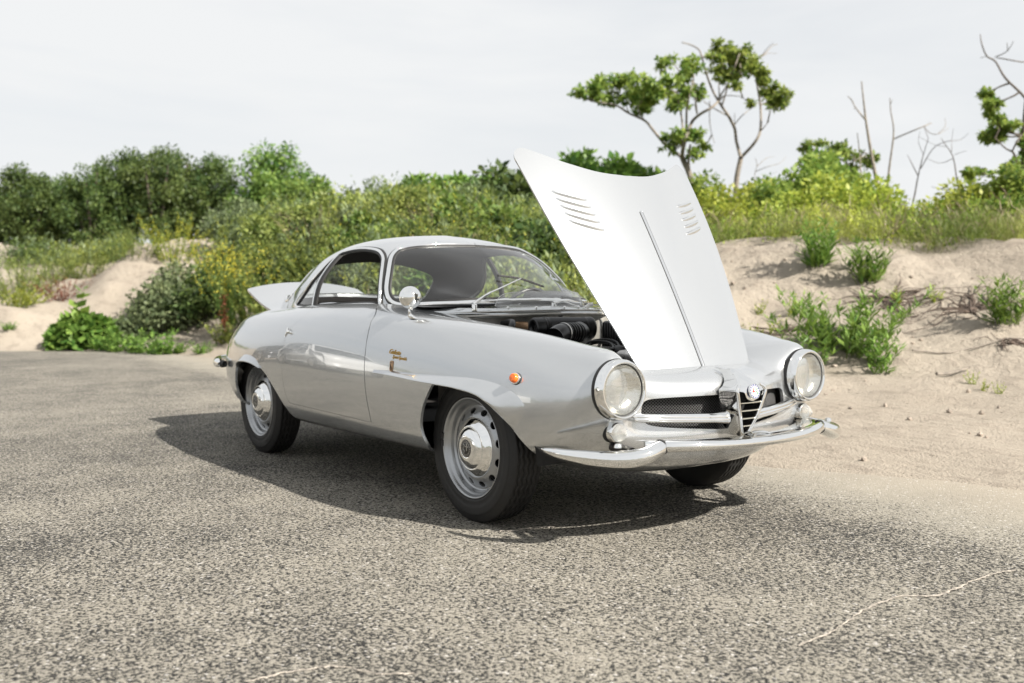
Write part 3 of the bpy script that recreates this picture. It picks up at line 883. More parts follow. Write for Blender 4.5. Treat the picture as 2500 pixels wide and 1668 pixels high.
def stalk_mesh(seed, mat, n, h, spread, leaf, per, top=None, asp=.12, lean=.25, rootname='weed', stemmat=None):
    """a clump of leafy upright stalks; top = (material, count, size) for seed or flower heads"""
    rs = np.random.default_rng(seed)
    root = empty(rootname)
    Vs, Fs, Ts, n0 = [], [], [], 0
    TP, TA = [], []
    st = MB()
    for k in range(n):
        a = rs.uniform(0, 2 * math.pi); r = spread * rs.random() ** .6
        b = np.array([r * math.cos(a) * .45, r * math.sin(a) * .45, -.03])
        hh_ = h * rs.uniform(.55, 1.05)
        tip = b + np.array([math.cos(a) * r * .7 + rs.normal(0, lean * .3) * hh_, math.sin(a) * r * .7 + rs.normal(0, lean * .3) * hh_, hh_])
        Q = catmull([b, b * .6 + tip * .4 + np.array([0, 0, .08 * hh_]), tip], 8)
        st.add(*g_tube(Q, np.linspace(.006, .002, 8) * (h / .8) ** .5, 3, cap=False))
        m = int(per * rs.uniform(.7, 1.3))
        t = rs.random(m) ** .8
        P = np.stack([np.interp(t, np.linspace(0, 1, 8), Q[:, i]) for i in range(3)], 1)
        al = rs.uniform(0, 2 * math.pi, m)
        ax = np.stack([np.cos(al), np.sin(al), rs.uniform(.25, 1.1, m)], 1)
        nr = np.stack([-np.cos(al) * .6, -np.sin(al) * .6, np.ones(m)], 1) + rs.normal(0, .3, (m, 3))
        v, f = leaf_quads(P, ax, nr, leaf * rs.uniform(.6, 1.2, m) * (1.15 - .6 * t), asp)
        Vs.append(v); Fs.append(f + n0); n0 += len(v); Ts.append(np.repeat(np.clip(rs.normal(.45, .25, m) + .1, 0, 1), 4))
        if top:
            mm = top[1]
            tt = 1 - rs.random(mm) * .35
            TP.append(np.stack([np.interp(tt, np.linspace(0, 1, 8), Q[:, i]) for i in range(3)], 1) + rs.normal(0, top[2] * 1.4, (mm, 3)))
    fast_obj('foliage', np.concatenate(Vs), 4, np.concatenate(Fs), mat, root, np.concatenate(Ts))
    so = st.build('stem', stemmat or mat, root); so['kind'] = 'stuff'
    if top:
        TP = np.concatenate(TP)
        v, f = leaf_quads(TP, rs.normal(size=TP.shape), rs.normal(size=TP.shape), top[2] * rs.uniform(.7, 1.4, len(TP)), .45)
        fast_obj('blossom' if top[0] is FLOWER else 'seed_head', v, 4, f, top[0], root, np.repeat(rs.random(len(TP)), 4))['kind'] = 'stuff'
    return root

def put(o, s, d, scale=1.0, rot=0.0, dz=0.0, sz=None):
    p = ground_xy(s, d); p[2] = float(terrain(s, d)) + dz
    o.location = p; o.rotation_euler = (0, 0, rot); o.scale = (scale, scale, scale * (sz or 1))
    return o
def put_px(o, px, d, scale=1.0, rot=0.0, dz=0.0, sz=None):
    return put(o, (px - 1250) / 2430.6 * d, d, scale, rot, dz, sz)
def drop(o):
    for c in list(o.children):
        drop(c)
    bpy.data.objects.remove(o)

# ---- undergrowth over the dunes: one mass of weeds and grass, thick on the backs of the dunes, thin on the sandy faces
def cover_density(s, d):
    t = d - np.interp(s, E_S, E_D)
    n1 = vnoise(s * .5 + 40, d * .5 + 11, 3)
    right = np.clip((s - .3) / 1.2, 0, 1)
    left = np.clip((-5.2 - s) / .9, 0, 1)
    base = np.clip((t - 2.2) / 1.2, 0, 1)                             # middle: green from low down
    r = np.clip((t - 8.6) / .6, 0, 1)                                 # right: bare sand face, green along the top
    lf = np.clip((t - 5.0 - .7 * vnoise(s * .8, d * .1 + 4, 2)) / .6, 0, 1)
    dens = base * (1 - right) * (1 - left) + r * right + lf * left
    bare = np.exp(-(((s + 1.15) / .75) ** 2 + ((d - 17.0) / 1.3) ** 2))    # a washed-out sandy gap near the hilltop
    return np.clip(dens * (1 + 2.2 * n1) - .10 - 1.6 * bare, 0, 1)

def weeds(name, n, seed, h0, h1, mats, srange, drange, leaf, asp, per, label, cat):
    rs = np.random.default_rng(seed)
    s, d = rs.uniform(*srange, n * 3), rs.uniform(*drange, n * 3)
    keep = rs.random(n * 3) < cover_density(s, d)
    s, d = s[keep][:n], d[keep][:n]
    k = len(s)
    B = ground_xy(s, d); B[:, 2] = terrain(s, d) - .02
    hgt = rs.uniform(h0, h1, k) * (1 + .5 * vnoise(s * .8, d * .8, 2)) * (1 - .45 * np.clip((-6.5 - s) / 1.5, 0, 1))
    lean = rs.normal(0, .22, (k, 2))
    V, F, T, n0 = [], [], [], 0
    m = per
    t = rs.random((k, m)) ** .75
    P = B[:, None] + np.stack([lean[:, 0, None] * hgt[:, None] * t, lean[:, 1, None] * hgt[:, None] * t, hgt[:, None] * t], -1)
    P = (P + rs.normal(0, .018, P.shape)).reshape(-1, 3)
    al = rs.uniform(0, 2 * math.pi, k * m)
    ax = np.stack([np.cos(al), np.sin(al), rs.uniform(.3, 1.8, k * m)], 1)
    nr = np.stack([-np.cos(al), -np.sin(al), np.ones(k * m) * .7], 1) + rs.normal(0, .4, (k * m, 3))
    v, f = leaf_quads(P, ax, nr, leaf * rs.uniform(.6, 1.4, k * m), asp)
    patch = np.clip(.42 + 1.15 * vnoise(s * .7 + 20, d * .7, 3) + rs.normal(0, .12, k), 0, 1)
    T = np.repeat(np.clip(np.repeat(patch, m) + rs.normal(0, .12, k * m), 0, 1), 4)
    o = fast_obj(name, v, 4, f, mats, None, T)
    tag(o, label, cat, kind='stuff')
weeds('undergrowth', 14500, 11, .25, .75, LEAF_OLIVE, (-22, 1.6), (10, 24), .085, .12, 20, 'tangled olive weeds covering the dune backs', 'weeds')
weeds('undergrowth', 5500, 12, .35, .85, LEAF_GREY, (-20, 1.6), (10, 24), .10, .15, 16, 'grey-green leafy weeds mixed through the dune cover', 'weeds')
weeds('dune_grass', 12000, 13, .10, .34, LEAF_GRASS, (.2, 16), (9.5, 18), .15, .022, 12, 'fine green dune grass along the sandy crest', 'grass')
weeds('dune_grass', 1500, 14, .20, .45, LEAF_DRY, (-2.5, 9), (10, 18), .19, .020, 9, 'straw-coloured dry grass among the green on the crest', 'grass')
weeds('undergrowth', 1900, 15, .3, .8, LEAF_YEL, (-11, 1.5), (11, 24), .065, .22, 18, 'yellow-green broadleaf weeds scattered over the dunes', 'weeds')
weeds('undergrowth', 5000, 16, .15, .45, LEAF_YEL, (1.0, 16), (12.5, 22), .055, .24, 18, 'low yellow-green leafy cover behind the dune crest', 'weeds')
# ---- single shrubs and clumps that can be told apart
def place(make, label, cat, spots, group=None, name=None):
    """first spot takes the built plant itself, the others are copies"""
    proto_ = make
    for i, sp in enumerate(spots):
        o = proto_ if i == 0 else copy_tree(proto_)
        put_px(o, *sp)
        tag(o, label if isinstance(label, str) else label[i], cat, group if len(spots) > 1 else None)
        if name: o.name = name
    return proto_

# left: big grey-green bush on the dune flank and the flowering bushes round it
place(bush_mesh(21, LEAF_GREY, 1.0, 1.15, 70, 120, .085, .30), 'large rounded grey-green bush at the foot of the dune', 'bush', [(440, 17.9, 1.05, .3, -.2)], name='bush')
place(bush_mesh(22, LEAF_DARK, .8, .9, 55, 120, .08, .30), 'dark green bush leaning over bare sand beside the grey-green bush', 'bush', [(520, 17.6, 1.15, 1.3, -.1)], name='bush')
place(bush_mesh(23, LEAF_GREY, .7, .6, 45, 100, .08, .30), 'low olive-grey bush spilling down the dune foot', 'bush', [(325, 17.4, .85, .8, -.2)], name='bush')
fl1 = stalk_mesh(31, LEAF_MID, 34, 1.35, .75, .10, 40, (FLOWER, 40, .020), .18, .3, 'flowering_bush')
place(fl1, 'tall bush covered in bright yellow blossom beside the raised trunk lid', 'bush', [(572, 16.3, 1.0, .4, .15)])
fl2 = stalk_mesh(32, LEAF_YEL, 40, 1.2, 1.0, .10, 32, (FLOWER, 14, .018), .18, .3, 'flowering_bush')
place(fl2, 'spreading yellow-flowered mustard clump on the dune crest', 'bush', [(425, 20.2, .80, .9, -.05)])
place(stalk_mesh(33, LEAF_YEL, 34, 1.0, .9, .10, 34, (FLOWER, 12, .018), .18, .3, 'flowering_bush'), 'pale yellow-green flowering weed thicket above the blossom bush', 'bush', [(500, 18.8, .95, .2, -.1)])
place(bush_mesh(24, LEAF_GREY, .9, .8, 60, 110, .07, .26), 'pale silvery shrub on the dune top before the trees', 'bush', [(600, 21.0, 1.1, .1, .1)], name='bush')
place(bush_mesh(25, LEAF_OLIVE, .9, .7, 55, 110, .08, .26), ['feathery olive bush on the hilltop next to the belt trees', "feathery olive bush on the hilltop above the car roof's rear edge", 'feathery olive bush on the hilltop beside the bare sand patch', 'feathery olive bush below the hilltop, beside the pale silvery shrub'], 'bush', [(720, 19.5, 1.3, .5, .0), (850, 19.0, 1.35, 2.0, 0), (1010, 18.0, 1.2, 3.0, .0), (660, 18.4, 1.1, 4.0, -.1)], 'olive bushes along the hilltop', name='bush')
place(stalk_mesh(34, LEAF_OLIVE, 44, .9, .9, .11, 30, (FLOWER, 1, .02), .15, .3, 'weed_thicket'), ['olive weed thicket right behind the raised trunk lid', 'olive weed thicket behind the sloping rear of the roof', 'olive weed thicket touching the yellow blossom bush', 'olive weed thicket behind the highest part of the roof', 'olive weed thicket higher up the slope behind the rear roof', 'olive weed thicket behind the front edge of the roof', 'olive weed thicket behind the far windscreen pillar', 'olive weed thicket in the gap between windscreen and raised hood', 'olive weed thicket half hidden by the edge of the raised hood'], 'weeds',
      [(700, 15.6, 1.2, 0, 0), (820, 15.2, 1.1, 1, 0), (640, 16.6, 1.1, 2, 0), (920, 15.5, 1.15, 3, 0), (780, 17.2, 1.2, 4, 0), (1080, 14.2, 1.1, 5, 0), (1180, 13.6, 1.1, .7, 0), (1270, 12.8, 1.0, 2.2, 0), (1330, 12.2, .95, 3.4, 0)],
      'weed thickets behind the car')
place(bush_mesh(26, LEAF_MID, .75, .7, 45, 100, .10, .34), ['leafy green bush on the slope above the windscreen', 'leafy green bush on the slope between windscreen pillar and hood', 'leafy green bush on the slope cut off by the hood edge', 'leafy green bush beside the bare sand patch above the roof', 'leafy green bush near the hilltop among feathery olive bushes'], 'bush',
      [(1130, 15.6, 1.1, 0, 0), (1215, 14.6, 1.0, 1.2, 0), (1300, 14.0, .9, 2.2, -.1), (990, 16.2, 1.0, 3, 0), (890, 17.3, .9, .5, 0)], 'green bushes on the slope behind the car', name='bush')
place(bush_mesh(27, LEAF_DARK, 1.1, 1.2, 70, 120, .13, .34), 'tall dark leafy bush on the crest showing past the hood edge', 'bush', [(1265, 18.5, 1.2, .6, .1)], name='bush')
place(bush_mesh(28, LEAF_BRIGHT, .9, .75, 55, 110, .13, .34), ['sumac bush on the crest nearest the bare sand patch', 'middle sumac bush of three on the crest above the windscreen', 'sumac bush on the crest beside the tall dark leafy bush', "sumac bush peeking over the dip in the hood's rear edge", 'sumac bush behind the hood edge below the long sideways limb', 'sumac bush behind the hood corner at the foot of the spreading tree'], 'bush', [(1040, 20.5, 1.1, .6, .2), (1120, 20.0, 1.1, 1.6, .2), (1190, 20.5, 1.2, 2.6, .2), (1440, 24, 1.7, .3, 1.15), (1520, 24, 1.5, 1.3, 1.0), (1600, 24, 1.4, 2.3, .9)],
      'sumac bushes along the crest', name='bush')
# a mixed scatter of shrubs over the slope behind the car
rs = np.random.default_rng(640)
mix = [(bush_mesh(641, LEAF_GREY, .55, .5, 40, 110, .055, .26), 'small silvery-green shrub scattered on the slope behind the car', 'silvery shrubs on the slope'),
       (bush_mesh(642, LEAF_DARK, .55, .6, 40, 110, .07, .32), 'small dark green shrub scattered on the slope behind the car', 'dark shrubs on the slope'),
       (bush_mesh(643, LEAF_MID, .50, .45, 36, 110, .075, .34), 'small fresh green shrub scattered on the slope behind the car', 'fresh green shrubs on the slope'),
       (stalk_mesh(644, LEAF_DRY, 40, .75, .7, .08, 18, None, .10, .3, 'dry_weed_clump'), 'straw-brown clump of dry weeds on the slope behind the car', 'dry weed clumps on the slope')]
for k, (m_, lab, grp) in enumerate(mix):
    for i in range(8):
        o = m_ if i == 0 else copy_tree(m_)
        while True:
            px, d_ = rs.uniform(600, 1340), rs.uniform(13.2, 19.5)
            if .6 < float(cover_density(np.array((px - 1250) / 2430.6 * d_), np.array(d_))) or rs.random() < .02: break
        put_px(o, px, d_, rs.uniform(.85, 1.5), rs.uniform(0, 6), -.02)
        tag(o, lab, 'shrub' if k < 3 else 'weeds', grp)
        if k < 3: o.name = 'shrub'

# foot of the dune, left
place(bush_mesh(29, LEAF_BRIGHT, .55, .55, 34, 70, .15, .40), 'big-leaved bright green bush at the edge of the asphalt', 'bush', [(205, 16.9, 1.05, .6, .0)], name='bush')
place(stalk_mesh(35, LEAF_BRIGHT, 3, 1.0, .15, .34, 14, None, .42, .2, 'leafy_sapling'), 'young broad-leaved sapling standing above the big-leaved bush', 'sapling', [(188, 16.95, .95, .6, .0)])
place(stalk_mesh(36, LEAF_BRIGHT, 22, .42, .5, .11, 20, None, .22, .4, 'weed_clump'), ['bright weed clump at the asphalt edge against the big-leaved bush', 'bright weed clump midway along the asphalt edge', 'last full bright weed clump of the row along the asphalt edge', 'bright weed clump tucked under the big-leaved bush', 'small weed tuft at the asphalt edge past the row of clumps', 'small weed tuft on sand below the rust-red stalk', 'tiny weed tuft at the foot of the small sand mound'], 'weeds',
      [(290, 16.3, 1.0, 0, 0), (345, 15.9, .9, 1, 0), (395, 15.6, 1.0, 2, 0), (255, 16.6, 1.0, 3, 0), (430, 15.6, .55, 4, 0), (490, 15.3, .5, 5, 0), (20, 17.2, .4, 5, 0)], 'weeds along the asphalt edge')
place(stalk_mesh(37, LEAF_RED, 2, .95, .08, .06, 90, (LEAF_RED, 60, .03), .3, .12, 'dock_plant'), 'single rust-red dock stalk standing on the sand', 'plant', [(551, 16.0, .95, .6, -.05)])
place(stalk_mesh(38, LEAF_OLIVE, 20, .4, .4, .12, 18, None, .14, .4, 'weed_clump'), 'sparse olive tuft growing round the rust-red stalk', 'weeds', [(548, 15.9, 1.0, .6, 0)])
place(stalk_mesh(39, LEAF_RED, 40, .55, .7, .10, 22, None, .10, .5, 'dead_weed_clump'), 'dark red-brown clump of dead weeds on the sand slope', 'weeds', [(160, 19.2, 1.0, .6, -.05)])
place(stalk_mesh(40, LEAF_OLIVE, 46, .75, .9, .12, 26, None, .08, .35, 'grass_clump'), ['olive grass clump between sand slope and mustard clump', 'olive grass clump on top of the bare sand ridge', 'olive grass clump above the dark red-brown dead weeds', 'olive grass clump lower down beside the red-brown dead weeds', 'olive grass clump above the small sand mound', 'olive grass clump behind the crest of the sand slope'], 'grass',
      [(330, 20.2, 1.0, 0, -.1), (235, 21.8, 1.0, 1, -.1), (110, 21.4, 1.1, 2, -.15), (50, 20.2, 1.2, 3, -.1), (10, 19.6, 1.1, 4, -.1), (180, 22.0, 1.0, 5, -.1)], 'grass clumps on the far-left dune top')
place(stalk_mesh(41, LEAF_YEL, 26, .45, .5, .11, 20, None, .15, .4, 'weed_clump'), ['larger yellowing weed clump behind the small sand mound', 'smaller yellowing weed clump behind the small sand mound'], 'weeds', [(45, 18.4, 1.0, .6, 0), (80, 18.6, .7, 2, 0)], 'weeds behind the sand mound')

# right: leafy plants on the dune face
def goldenrod(seed, n, h, leaf, per, spread, lean=.5):
    return stalk_mesh(seed, LEAF_BRIGHT, n, h, spread, leaf, per, None, .095, lean, 'leafy_plant', LEAF_YEL)
place(goldenrod(51, 34, .60, .17, 34, .60), 'large spreading narrow-leaved plant low on the dune face beside the fender', 'plant', [(2065, 9.8, 1.15, .5, -.02)])
place(goldenrod(52, 14, .45, .15, 26, .34, .9), 'drooping narrow-leaved offshoot trailing down the sand below the large plant', 'plant', [(2150, 9.35, 1.0, 1.5, -.04)])
place(goldenrod(53, 16, .40, .14, 26, .30, .5), 'small sprig with yellowed tips beside the headlamp', 'plant', [(1960, 9.5, 1.0, 2.5, -.02)])
place(goldenrod(54, 22, .62, .18, 30, .38, .35), 'upright narrow-leaved plant rooted high on the dune crest', 'plant', [(1995, 11.9, 1.0, .5, .02)])
place(goldenrod(55, 18, .55, .18, 28, .30, .35), 'narrow-leaved plant growing from the tangle of dead roots', 'plant', [(2115, 11.5, 1.0, 2.5, .0)])
place(goldenrod(56, 22, .50, .17, 28, .40, .5), 'leafy plant with reddish base on the dune shoulder', 'plant', [(2450, 10.1, .95, 1.5, .02)])
place(stalk_mesh(57, LEAF_YEL, 7, .22, .14, .07, 14, None, .16, .5, 'seedling'), 'tiny yellow-green seedling on bare sand', 'seedling',
      [(1890, 10.7, 1.0, 0, 0), (1925, 11.0, 1.1, 1, 0), (1830, 10.2, 1.0, 2, 0), (1815, 9.6, 1.0, 3, 0), (2200, 10.9, .9, 4, 0), (2380, 8.7, .6, 5, 0), (2400, 8.4, .5, 1, 0), (2440, 8.2, .5, 2, 0), (2290, 10.8, .9, 3, 0), (1850, 11.2, .8, .4, 0)],
      'seedlings on the bare dune face')
# shrubs along the plateau behind the crest
place(bush_mesh(61, LEAF_YEL, .62, .62, 60, 150, .048, .34, .3), ['yellow-green shrub against the raised hood edge', 'low yellow-green shrub at the foot of the forked tree', 'tall yellow-green shrub beside the two-stemmed bare shrub', 'yellow-green shrub under the leafless upswept shrub', 'yellow-green shrub under the crooked leafless shrub', 'yellow-green shrub between the leafless shrubs and bare trunks', 'large yellow-green shrub behind the forked tree', "tall yellow-green shrub behind the tallest bare trunk's foot", 'low yellow-green shrub below the tiered leafy tree', 'yellow-green shrub above the upright crest plant', 'tallest yellow-green shrub in front of the small bent tree', 'yellow-green shrub at the trunk of the tiered leafy tree'], 'shrub',
      [(1735, 17, 1.7, 0, 0), (1800, 16.2, 1.1, 1, 0), (1865, 18, 2.0, 2, 0), (2250, 17, 1.2, 4, 0), (2335, 16, 1.7, 5, 0), (2180, 18.5, 1.4, .6, 0), (1775, 19, 2.1, 1.8, 0), (2120, 17.0, 1.9, 2.6, 0), (2400, 17, 1.1, 3.3, 0), (1930, 16.4, 1.5, 4.4, 0), (2010, 16.8, 2.0, 5.1, 0), (2450, 15.5, 1.6, 1.1, 0)],
      'yellow-green shrubs on the plateau', name='shrub')
place(bush_mesh(62, LEAF_TREE, .7, .9, 66, 150, .058, .34, .3), ['tallest mid-green shrub below the small bent tree', 'mid-green shrub around the foot of the tallest bare trunk', 'mid-green shrub just past the bare trunks', 'mid-green shrub between the forked tree and the small bent tree', "mid-green shrub overgrowing the tiered tree's trunk", 'mid-green shrub behind the raised hood beside the spreading tree', 'mid-green shrub behind the two-stemmed bare shrub'], 'shrub',
      [(1965, 18.5, 2.0, 0, .1), (2045, 18.0, 1.75, 1, 0), (2110, 19.5, 1.4, 2, 0), (1905, 17.2, 1.5, 3, 0), (2480, 15.5, 1.6, 4, 0), (1700, 20, 1.9, 5, 0), (1830, 19, 1.6, .5, 0)], 'mid-green shrubs on the plateau', name='shrub')

# ---- trees drawn limb by limb
def limb_tube(mb, px, d, r0, r1, n=None, seg=7, wob=0.0, rs=None):
    P = []
    for k, (x_, y_) in enumerate(px):
        dd = d + (wob * math.sin(k * 1.7 + px[0][0]) if wob else 0)
        P.append(at(x_, y_, dd))
    Q = catmull(P, n or max(6, len(px) * 4))
    mb.add(*g_tube(Q, np.linspace(r0, r1, len(Q)), seg, cap=False))
    return Q

def z2(pts):   # readings from an enlarged crop of the tree group
    return [(1360 + a * .2933, 60 + b * .2933) for a, b in pts]
def z3(pts):
    return [(1740 + a * .4082, 60 + b * .4082) for a, b in pts]

def tree(name, label, d, limbs, clumps, conv, leafmat, per, leaf, bark, seed, cat='tree', group=None, asp=.26, wob=.5):
    root_px = conv([limbs[0][0][0]])[0]
    base = at(*root_px, d)
    sb_, db_ = to_sd(base)
    base[2] = float(terrain(sb_, db_)) - .1
    root = empty(name, base)
    mb = MB()
    for i, (pts, r0, r1) in enumerate(limbs):
        q = conv(pts)
        if i == 0:
            P = [base] + [at(x_, y_, d) for x_, y_ in q]
            Q = catmull(P, 30)
            mb.add(*g_tube(Q, np.linspace(r0 * 1.15, r1, 30) * (.58 if clumps else .48), 8, cap=False))
        else:
            limb_tube(mb, q, d, r0 * (.52 if clumps else .5), r1 * (.75 if clumps else .6), wob=wob * (1 if i % 2 else -1))
    V = np.concatenate(mb.V) - base
    tr_ = obj('trunk', V, mb.F, bark, root)
    rs = np.random.default_rng(seed)
    if clumps:
        C_, R2 = [], []
        limbpts = np.concatenate(mb.V)[::8]
        tw = MB()
        for (x_, y_, r_) in clumps:
            p = at(*conv([(x_, y_)])[0], d + rs.uniform(-.7, .7))
            rr = r_ * (conv([(1, 0)])[0][0] - conv([(0, 0)])[0][0]) / 2430.6 * d
            near = limbpts[((limbpts - p) ** 2).sum(1).argmin()]
            tw.add(*g_tube(catmull([near, (near + p) / 2 + rs.normal(0, .06, 3), p], 6), np.linspace(.020, .008, 6), 4, cap=False))
            for _ in range(15):
                o = rs.normal(size=3); o /= np.linalg.norm(o)
                q_ = p + o * rr * rs.uniform(.15, 1.22) * np.array([1, 1, .66])
                C_.append(q_ - base); R2.append(rr * rs.uniform(.10, .27))
                if rs.random() < .6:
                    tw.add(*g_tube([p, (p + q_) / 2 + rs.normal(0, .03, 3), q_], [.009, .006, .003], 3, cap=False))
        obj('twigs', np.concatenate(tw.V) - base, tw.F, bark, root)['kind'] = 'stuff'
        V, F, T = clump_leaves(rs, np.array(C_), np.array(R2), per, leaf, asp, .45, .6)
        fast_obj('crown', V, 4, F, leafmat, root, T)
    tag(root, label, cat, group)
    return root

tree('tree', 'spreading tree with one long limb reaching sideways over the hood', 22.0,
     [([(1110, 1330), (1100, 1240), (1060, 1150), (1040, 1100)], .13, .10), ([(1040, 1110), (980, 1060), (900, 1000), (800, 880), (730, 800), (600, 740), (480, 670), (300, 640), (200, 590)], .07, .02),
      ([(1040, 1110), (1055, 1000), (1100, 870), (1130, 800), (1200, 740), (1290, 690), (1380, 600)], .09, .03), ([(1060, 980), (1075, 850), (1080, 700), (1100, 600), (1140, 420)], .06, .02),
      ([(1050, 900), (1035, 760), (1010, 640), (1000, 560)], .05, .02), ([(1080, 640), (1000, 590), (900, 570)], .035, .015), ([(1165, 740), (1150, 600), (1130, 400)], .04, .015),
      ([(1270, 640), (1270, 800), (1285, 900), (1310, 985)], .02, .008), ([(1100, 1230), (1095, 1100), (1110, 1000)], .06, .03), ([(730, 800), (690, 740), (640, 600)], .03, .012), ([(600, 740), (560, 650), (500, 560)], .028, .01)],
     [(300, 540, 130), (190, 560, 75), (370, 470, 70), (560, 470, 120), (640, 600, 140), (700, 450, 100), (770, 560, 120), (720, 690, 100), (870, 560, 90), (900, 330, 70), (940, 280, 50), (920, 470, 90), (1010, 640, 100),
      (1060, 430, 110), (1130, 330, 90), (1180, 570, 80), (1060, 550, 90), (990, 930, 90), (960, 1010, 70), (1080, 920, 80), (1160, 910, 70), (1130, 1060, 70), (1230, 1020, 45), (450, 600, 90)],
     z2, LEAF_TREE, 19, .115, BARK, 71)
tree('tree', 'slender forked tree with pale bare limbs and a high leafy crown', 22.5,
     [([(1485, 1520), (1495, 1290), (1530, 1110)], .12, .09), ([(1530, 1110), (1490, 960), (1480, 870), (1420, 750), (1370, 680), (1300, 560), (1240, 400), (1200, 250), (1170, 200), (1100, 165), (1040, 150)], .075, .015),
      ([(1530, 1110), (1640, 990), (1690, 890), (1695, 700), (1670, 530), (1655, 430), (1670, 330)], .07, .02), ([(1690, 890), (1720, 860), (1755, 815)], .03, .012), ([(1370, 680), (1400, 590), (1430, 480), (1480, 350), (1520, 240)], .045, .012),
      ([(1340, 620), (1480, 420), (1600, 330), (1700, 270), (1790, 180), (1830, 165)], .04, .010), ([(1420, 760), (1310, 700), (1220, 640)], .03, .012), ([(1480, 830), (1540, 760), (1640, 680), (1690, 640)], .022, .010),
      ([(1480, 860), (1478, 740)], .018, .008), ([(1390, 590), (1520, 600), (1600, 650)], .022, .008), ([(1700, 270), (1740, 210), (1800, 150)], .02, .006), ([(1720, 260), (1760, 240), (1830, 240)], .014, .005), ([(1350, 600), (1350, 450), (1400, 300)], .03, .01)],
     [(1370, 190, 85), (1420, 260, 100), (1330, 270, 70), (1540, 250, 95), (1590, 330, 105), (1500, 370, 90), (1360, 380, 95), (1650, 380, 85), (1450, 440, 80), (1720, 450, 85), (1760, 560, 85), (1850, 590, 85), (1800, 660, 65), (1880, 640, 50), (1640, 300, 70), (1490, 500, 45), (1620, 655, 25)],
     z2, LEAF_TREE, 19, .115, BARK, 72)
tree('tree', 'leafy tree rising beyond the right-hand shrubs, its clumps in tiers', 19.0,
     [([(1820, 1080), (1835, 950), (1850, 850), (1862, 600), (1870, 480)], .13, .05), ([(1815, 1040), (1820, 850), (1800, 770), (1750, 740), (1690, 680)], .06, .015), ([(1862, 640), (1820, 700), (1790, 760)], .04, .02), ([(1870, 480), (1862, 430), (1750, 320), (1690, 220), (1640, 190), (1610, 120), (1600, 60)], .05, .010),
      ([(1690, 195), (1760, 160), (1800, 100)], .02, .006), ([(1700, 200), (1740, 205), (1862, 225), (1960, 210)], .02, .015), ([(1640, 190), (1600, 200)], .012, .006), ([(1765, 160), (1760, 110)], .014, .006), ([(1740, 880), (1620, 890), (1540, 895)], .025, .010), ([(1800, 1000), (1720, 940), (1640, 900)], .02, .008)],
     [(1640, 410, 48), (1670, 480, 55), (1690, 560, 50), (1740, 590, 60), (1650, 650, 60), (1720, 660, 65), (1780, 600, 45), (1780, 870, 45), (1840, 880, 40), (1540, 890, 48), (1600, 880, 30), (1580, 985, 38), (1860, 700, 40), (1870, 640, 40), (1900, 760, 60)],
     z3, LEAF_TREE, 18, .10, BARK_D, 73)
tree('small_tree', 'small leafy tree with a bent stem among the bare grey trunks', 20.0,
     [([(690, 1060), (660, 960), (640, 880), (600, 800)], .06, .03), ([(660, 960), (700, 880), (760, 830)], .04, .02), ([(640, 880), (690, 800), (740, 750)], .03, .012), ([(700, 900), (820, 830), (900, 790), (960, 770)], .03, .01)],
     [(570, 730, 45), (600, 790, 45), (640, 700, 30), (700, 790, 60), (740, 730, 48), (800, 770, 45), (860, 790, 42), (950, 790, 40), (930, 830, 35), (820, 860, 60), (790, 920, 70), (640, 960, 80), (700, 1010, 80), (870, 1000, 85)],
     z3, LEAF_TREE, 20, .10, BARK, 74)
tree('bare_trunk', 'tallest bare grey trunk leaning among the shrubs', 18.5,
     [([(1050, 1140), (1010, 1030), (980, 930), (950, 780), (920, 600), (905, 480), (890, 340)], .10, .02), ([(918, 575), (880, 530), (850, 490), (830, 450), (808, 430)], .03, .010), ([(1030, 1110), (940, 1040), (890, 900), (880, 780), (865, 650)], .045, .012), ([(850, 490), (845, 510)], .01, .006)],
     [], z3, LEAF_MID, 0, .1, BARK, 75, 'dead tree')
tree('bare_trunk', 'thin bare trunk with one twiggy limb bent out sideways', 18.9,
     [([(1030, 1130), (1040, 1000), (1060, 830), (1080, 680), (1080, 600), (1065, 520), (1060, 440)], .06, .016), ([(1083, 685), (1140, 660), (1260, 610), (1310, 590)], .028, .012), ([(1260, 610), (1300, 650), (1350, 655), (1410, 620)], .016, .006), ([(1350, 650), (1390, 610), (1390, 560)], .012, .005), ([(1062, 480), (1075, 450)], .012, .006)],
     [], z3, LEAF_MID, 0, .1, BARK, 76, 'dead tree')
tree('dead_shrub', 'leafless grey shrub with upswept branches', 19.6,
     [([(1190, 1120), (1210, 1010), (1230, 900), (1260, 780), (1290, 680)], .045, .010), ([(1225, 900), (1190, 830), (1165, 780)], .02, .007), ([(1245, 860), (1320, 740), (1400, 700), (1480, 690), (1530, 650)], .02, .005), ([(1290, 680), (1270, 620), (1300, 580)], .012, .004), ([(1260, 780), (1230, 700), (1240, 640)], .012, .004)],
     [], z3, LEAF_DARK, 0, .10, BARK_D, 77, 'dead shrub')
tree('dead_shrub', 'leafless shrub with a crooked trunk and fine drooping twigs', 18.6,
     [([(1560, 1240), (1555, 1130), (1490, 1060), (1465, 960), (1440, 800), (1400, 730), (1365, 680)], .05, .010), ([(1490, 1060), (1410, 1000), (1310, 970)], .02, .006), ([(1555, 1130), (1580, 1060), (1610, 1010)], .02, .008), ([(1480, 1000), (1580, 930), (1640, 900)], .018, .006), ([(1440, 800), (1360, 830), (1280, 800)], .014, .004), ([(1430, 760), (1430, 690), (1440, 620)], .012, .004), ([(1445, 780), (1500, 760), (1520, 760)], .01, .004), ([(1400, 730), (1330, 720), (1230, 670)], .01, .004)],
     [], z3, LEAF_DARK, 0, .10, BARK_D, 78, 'dead shrub')
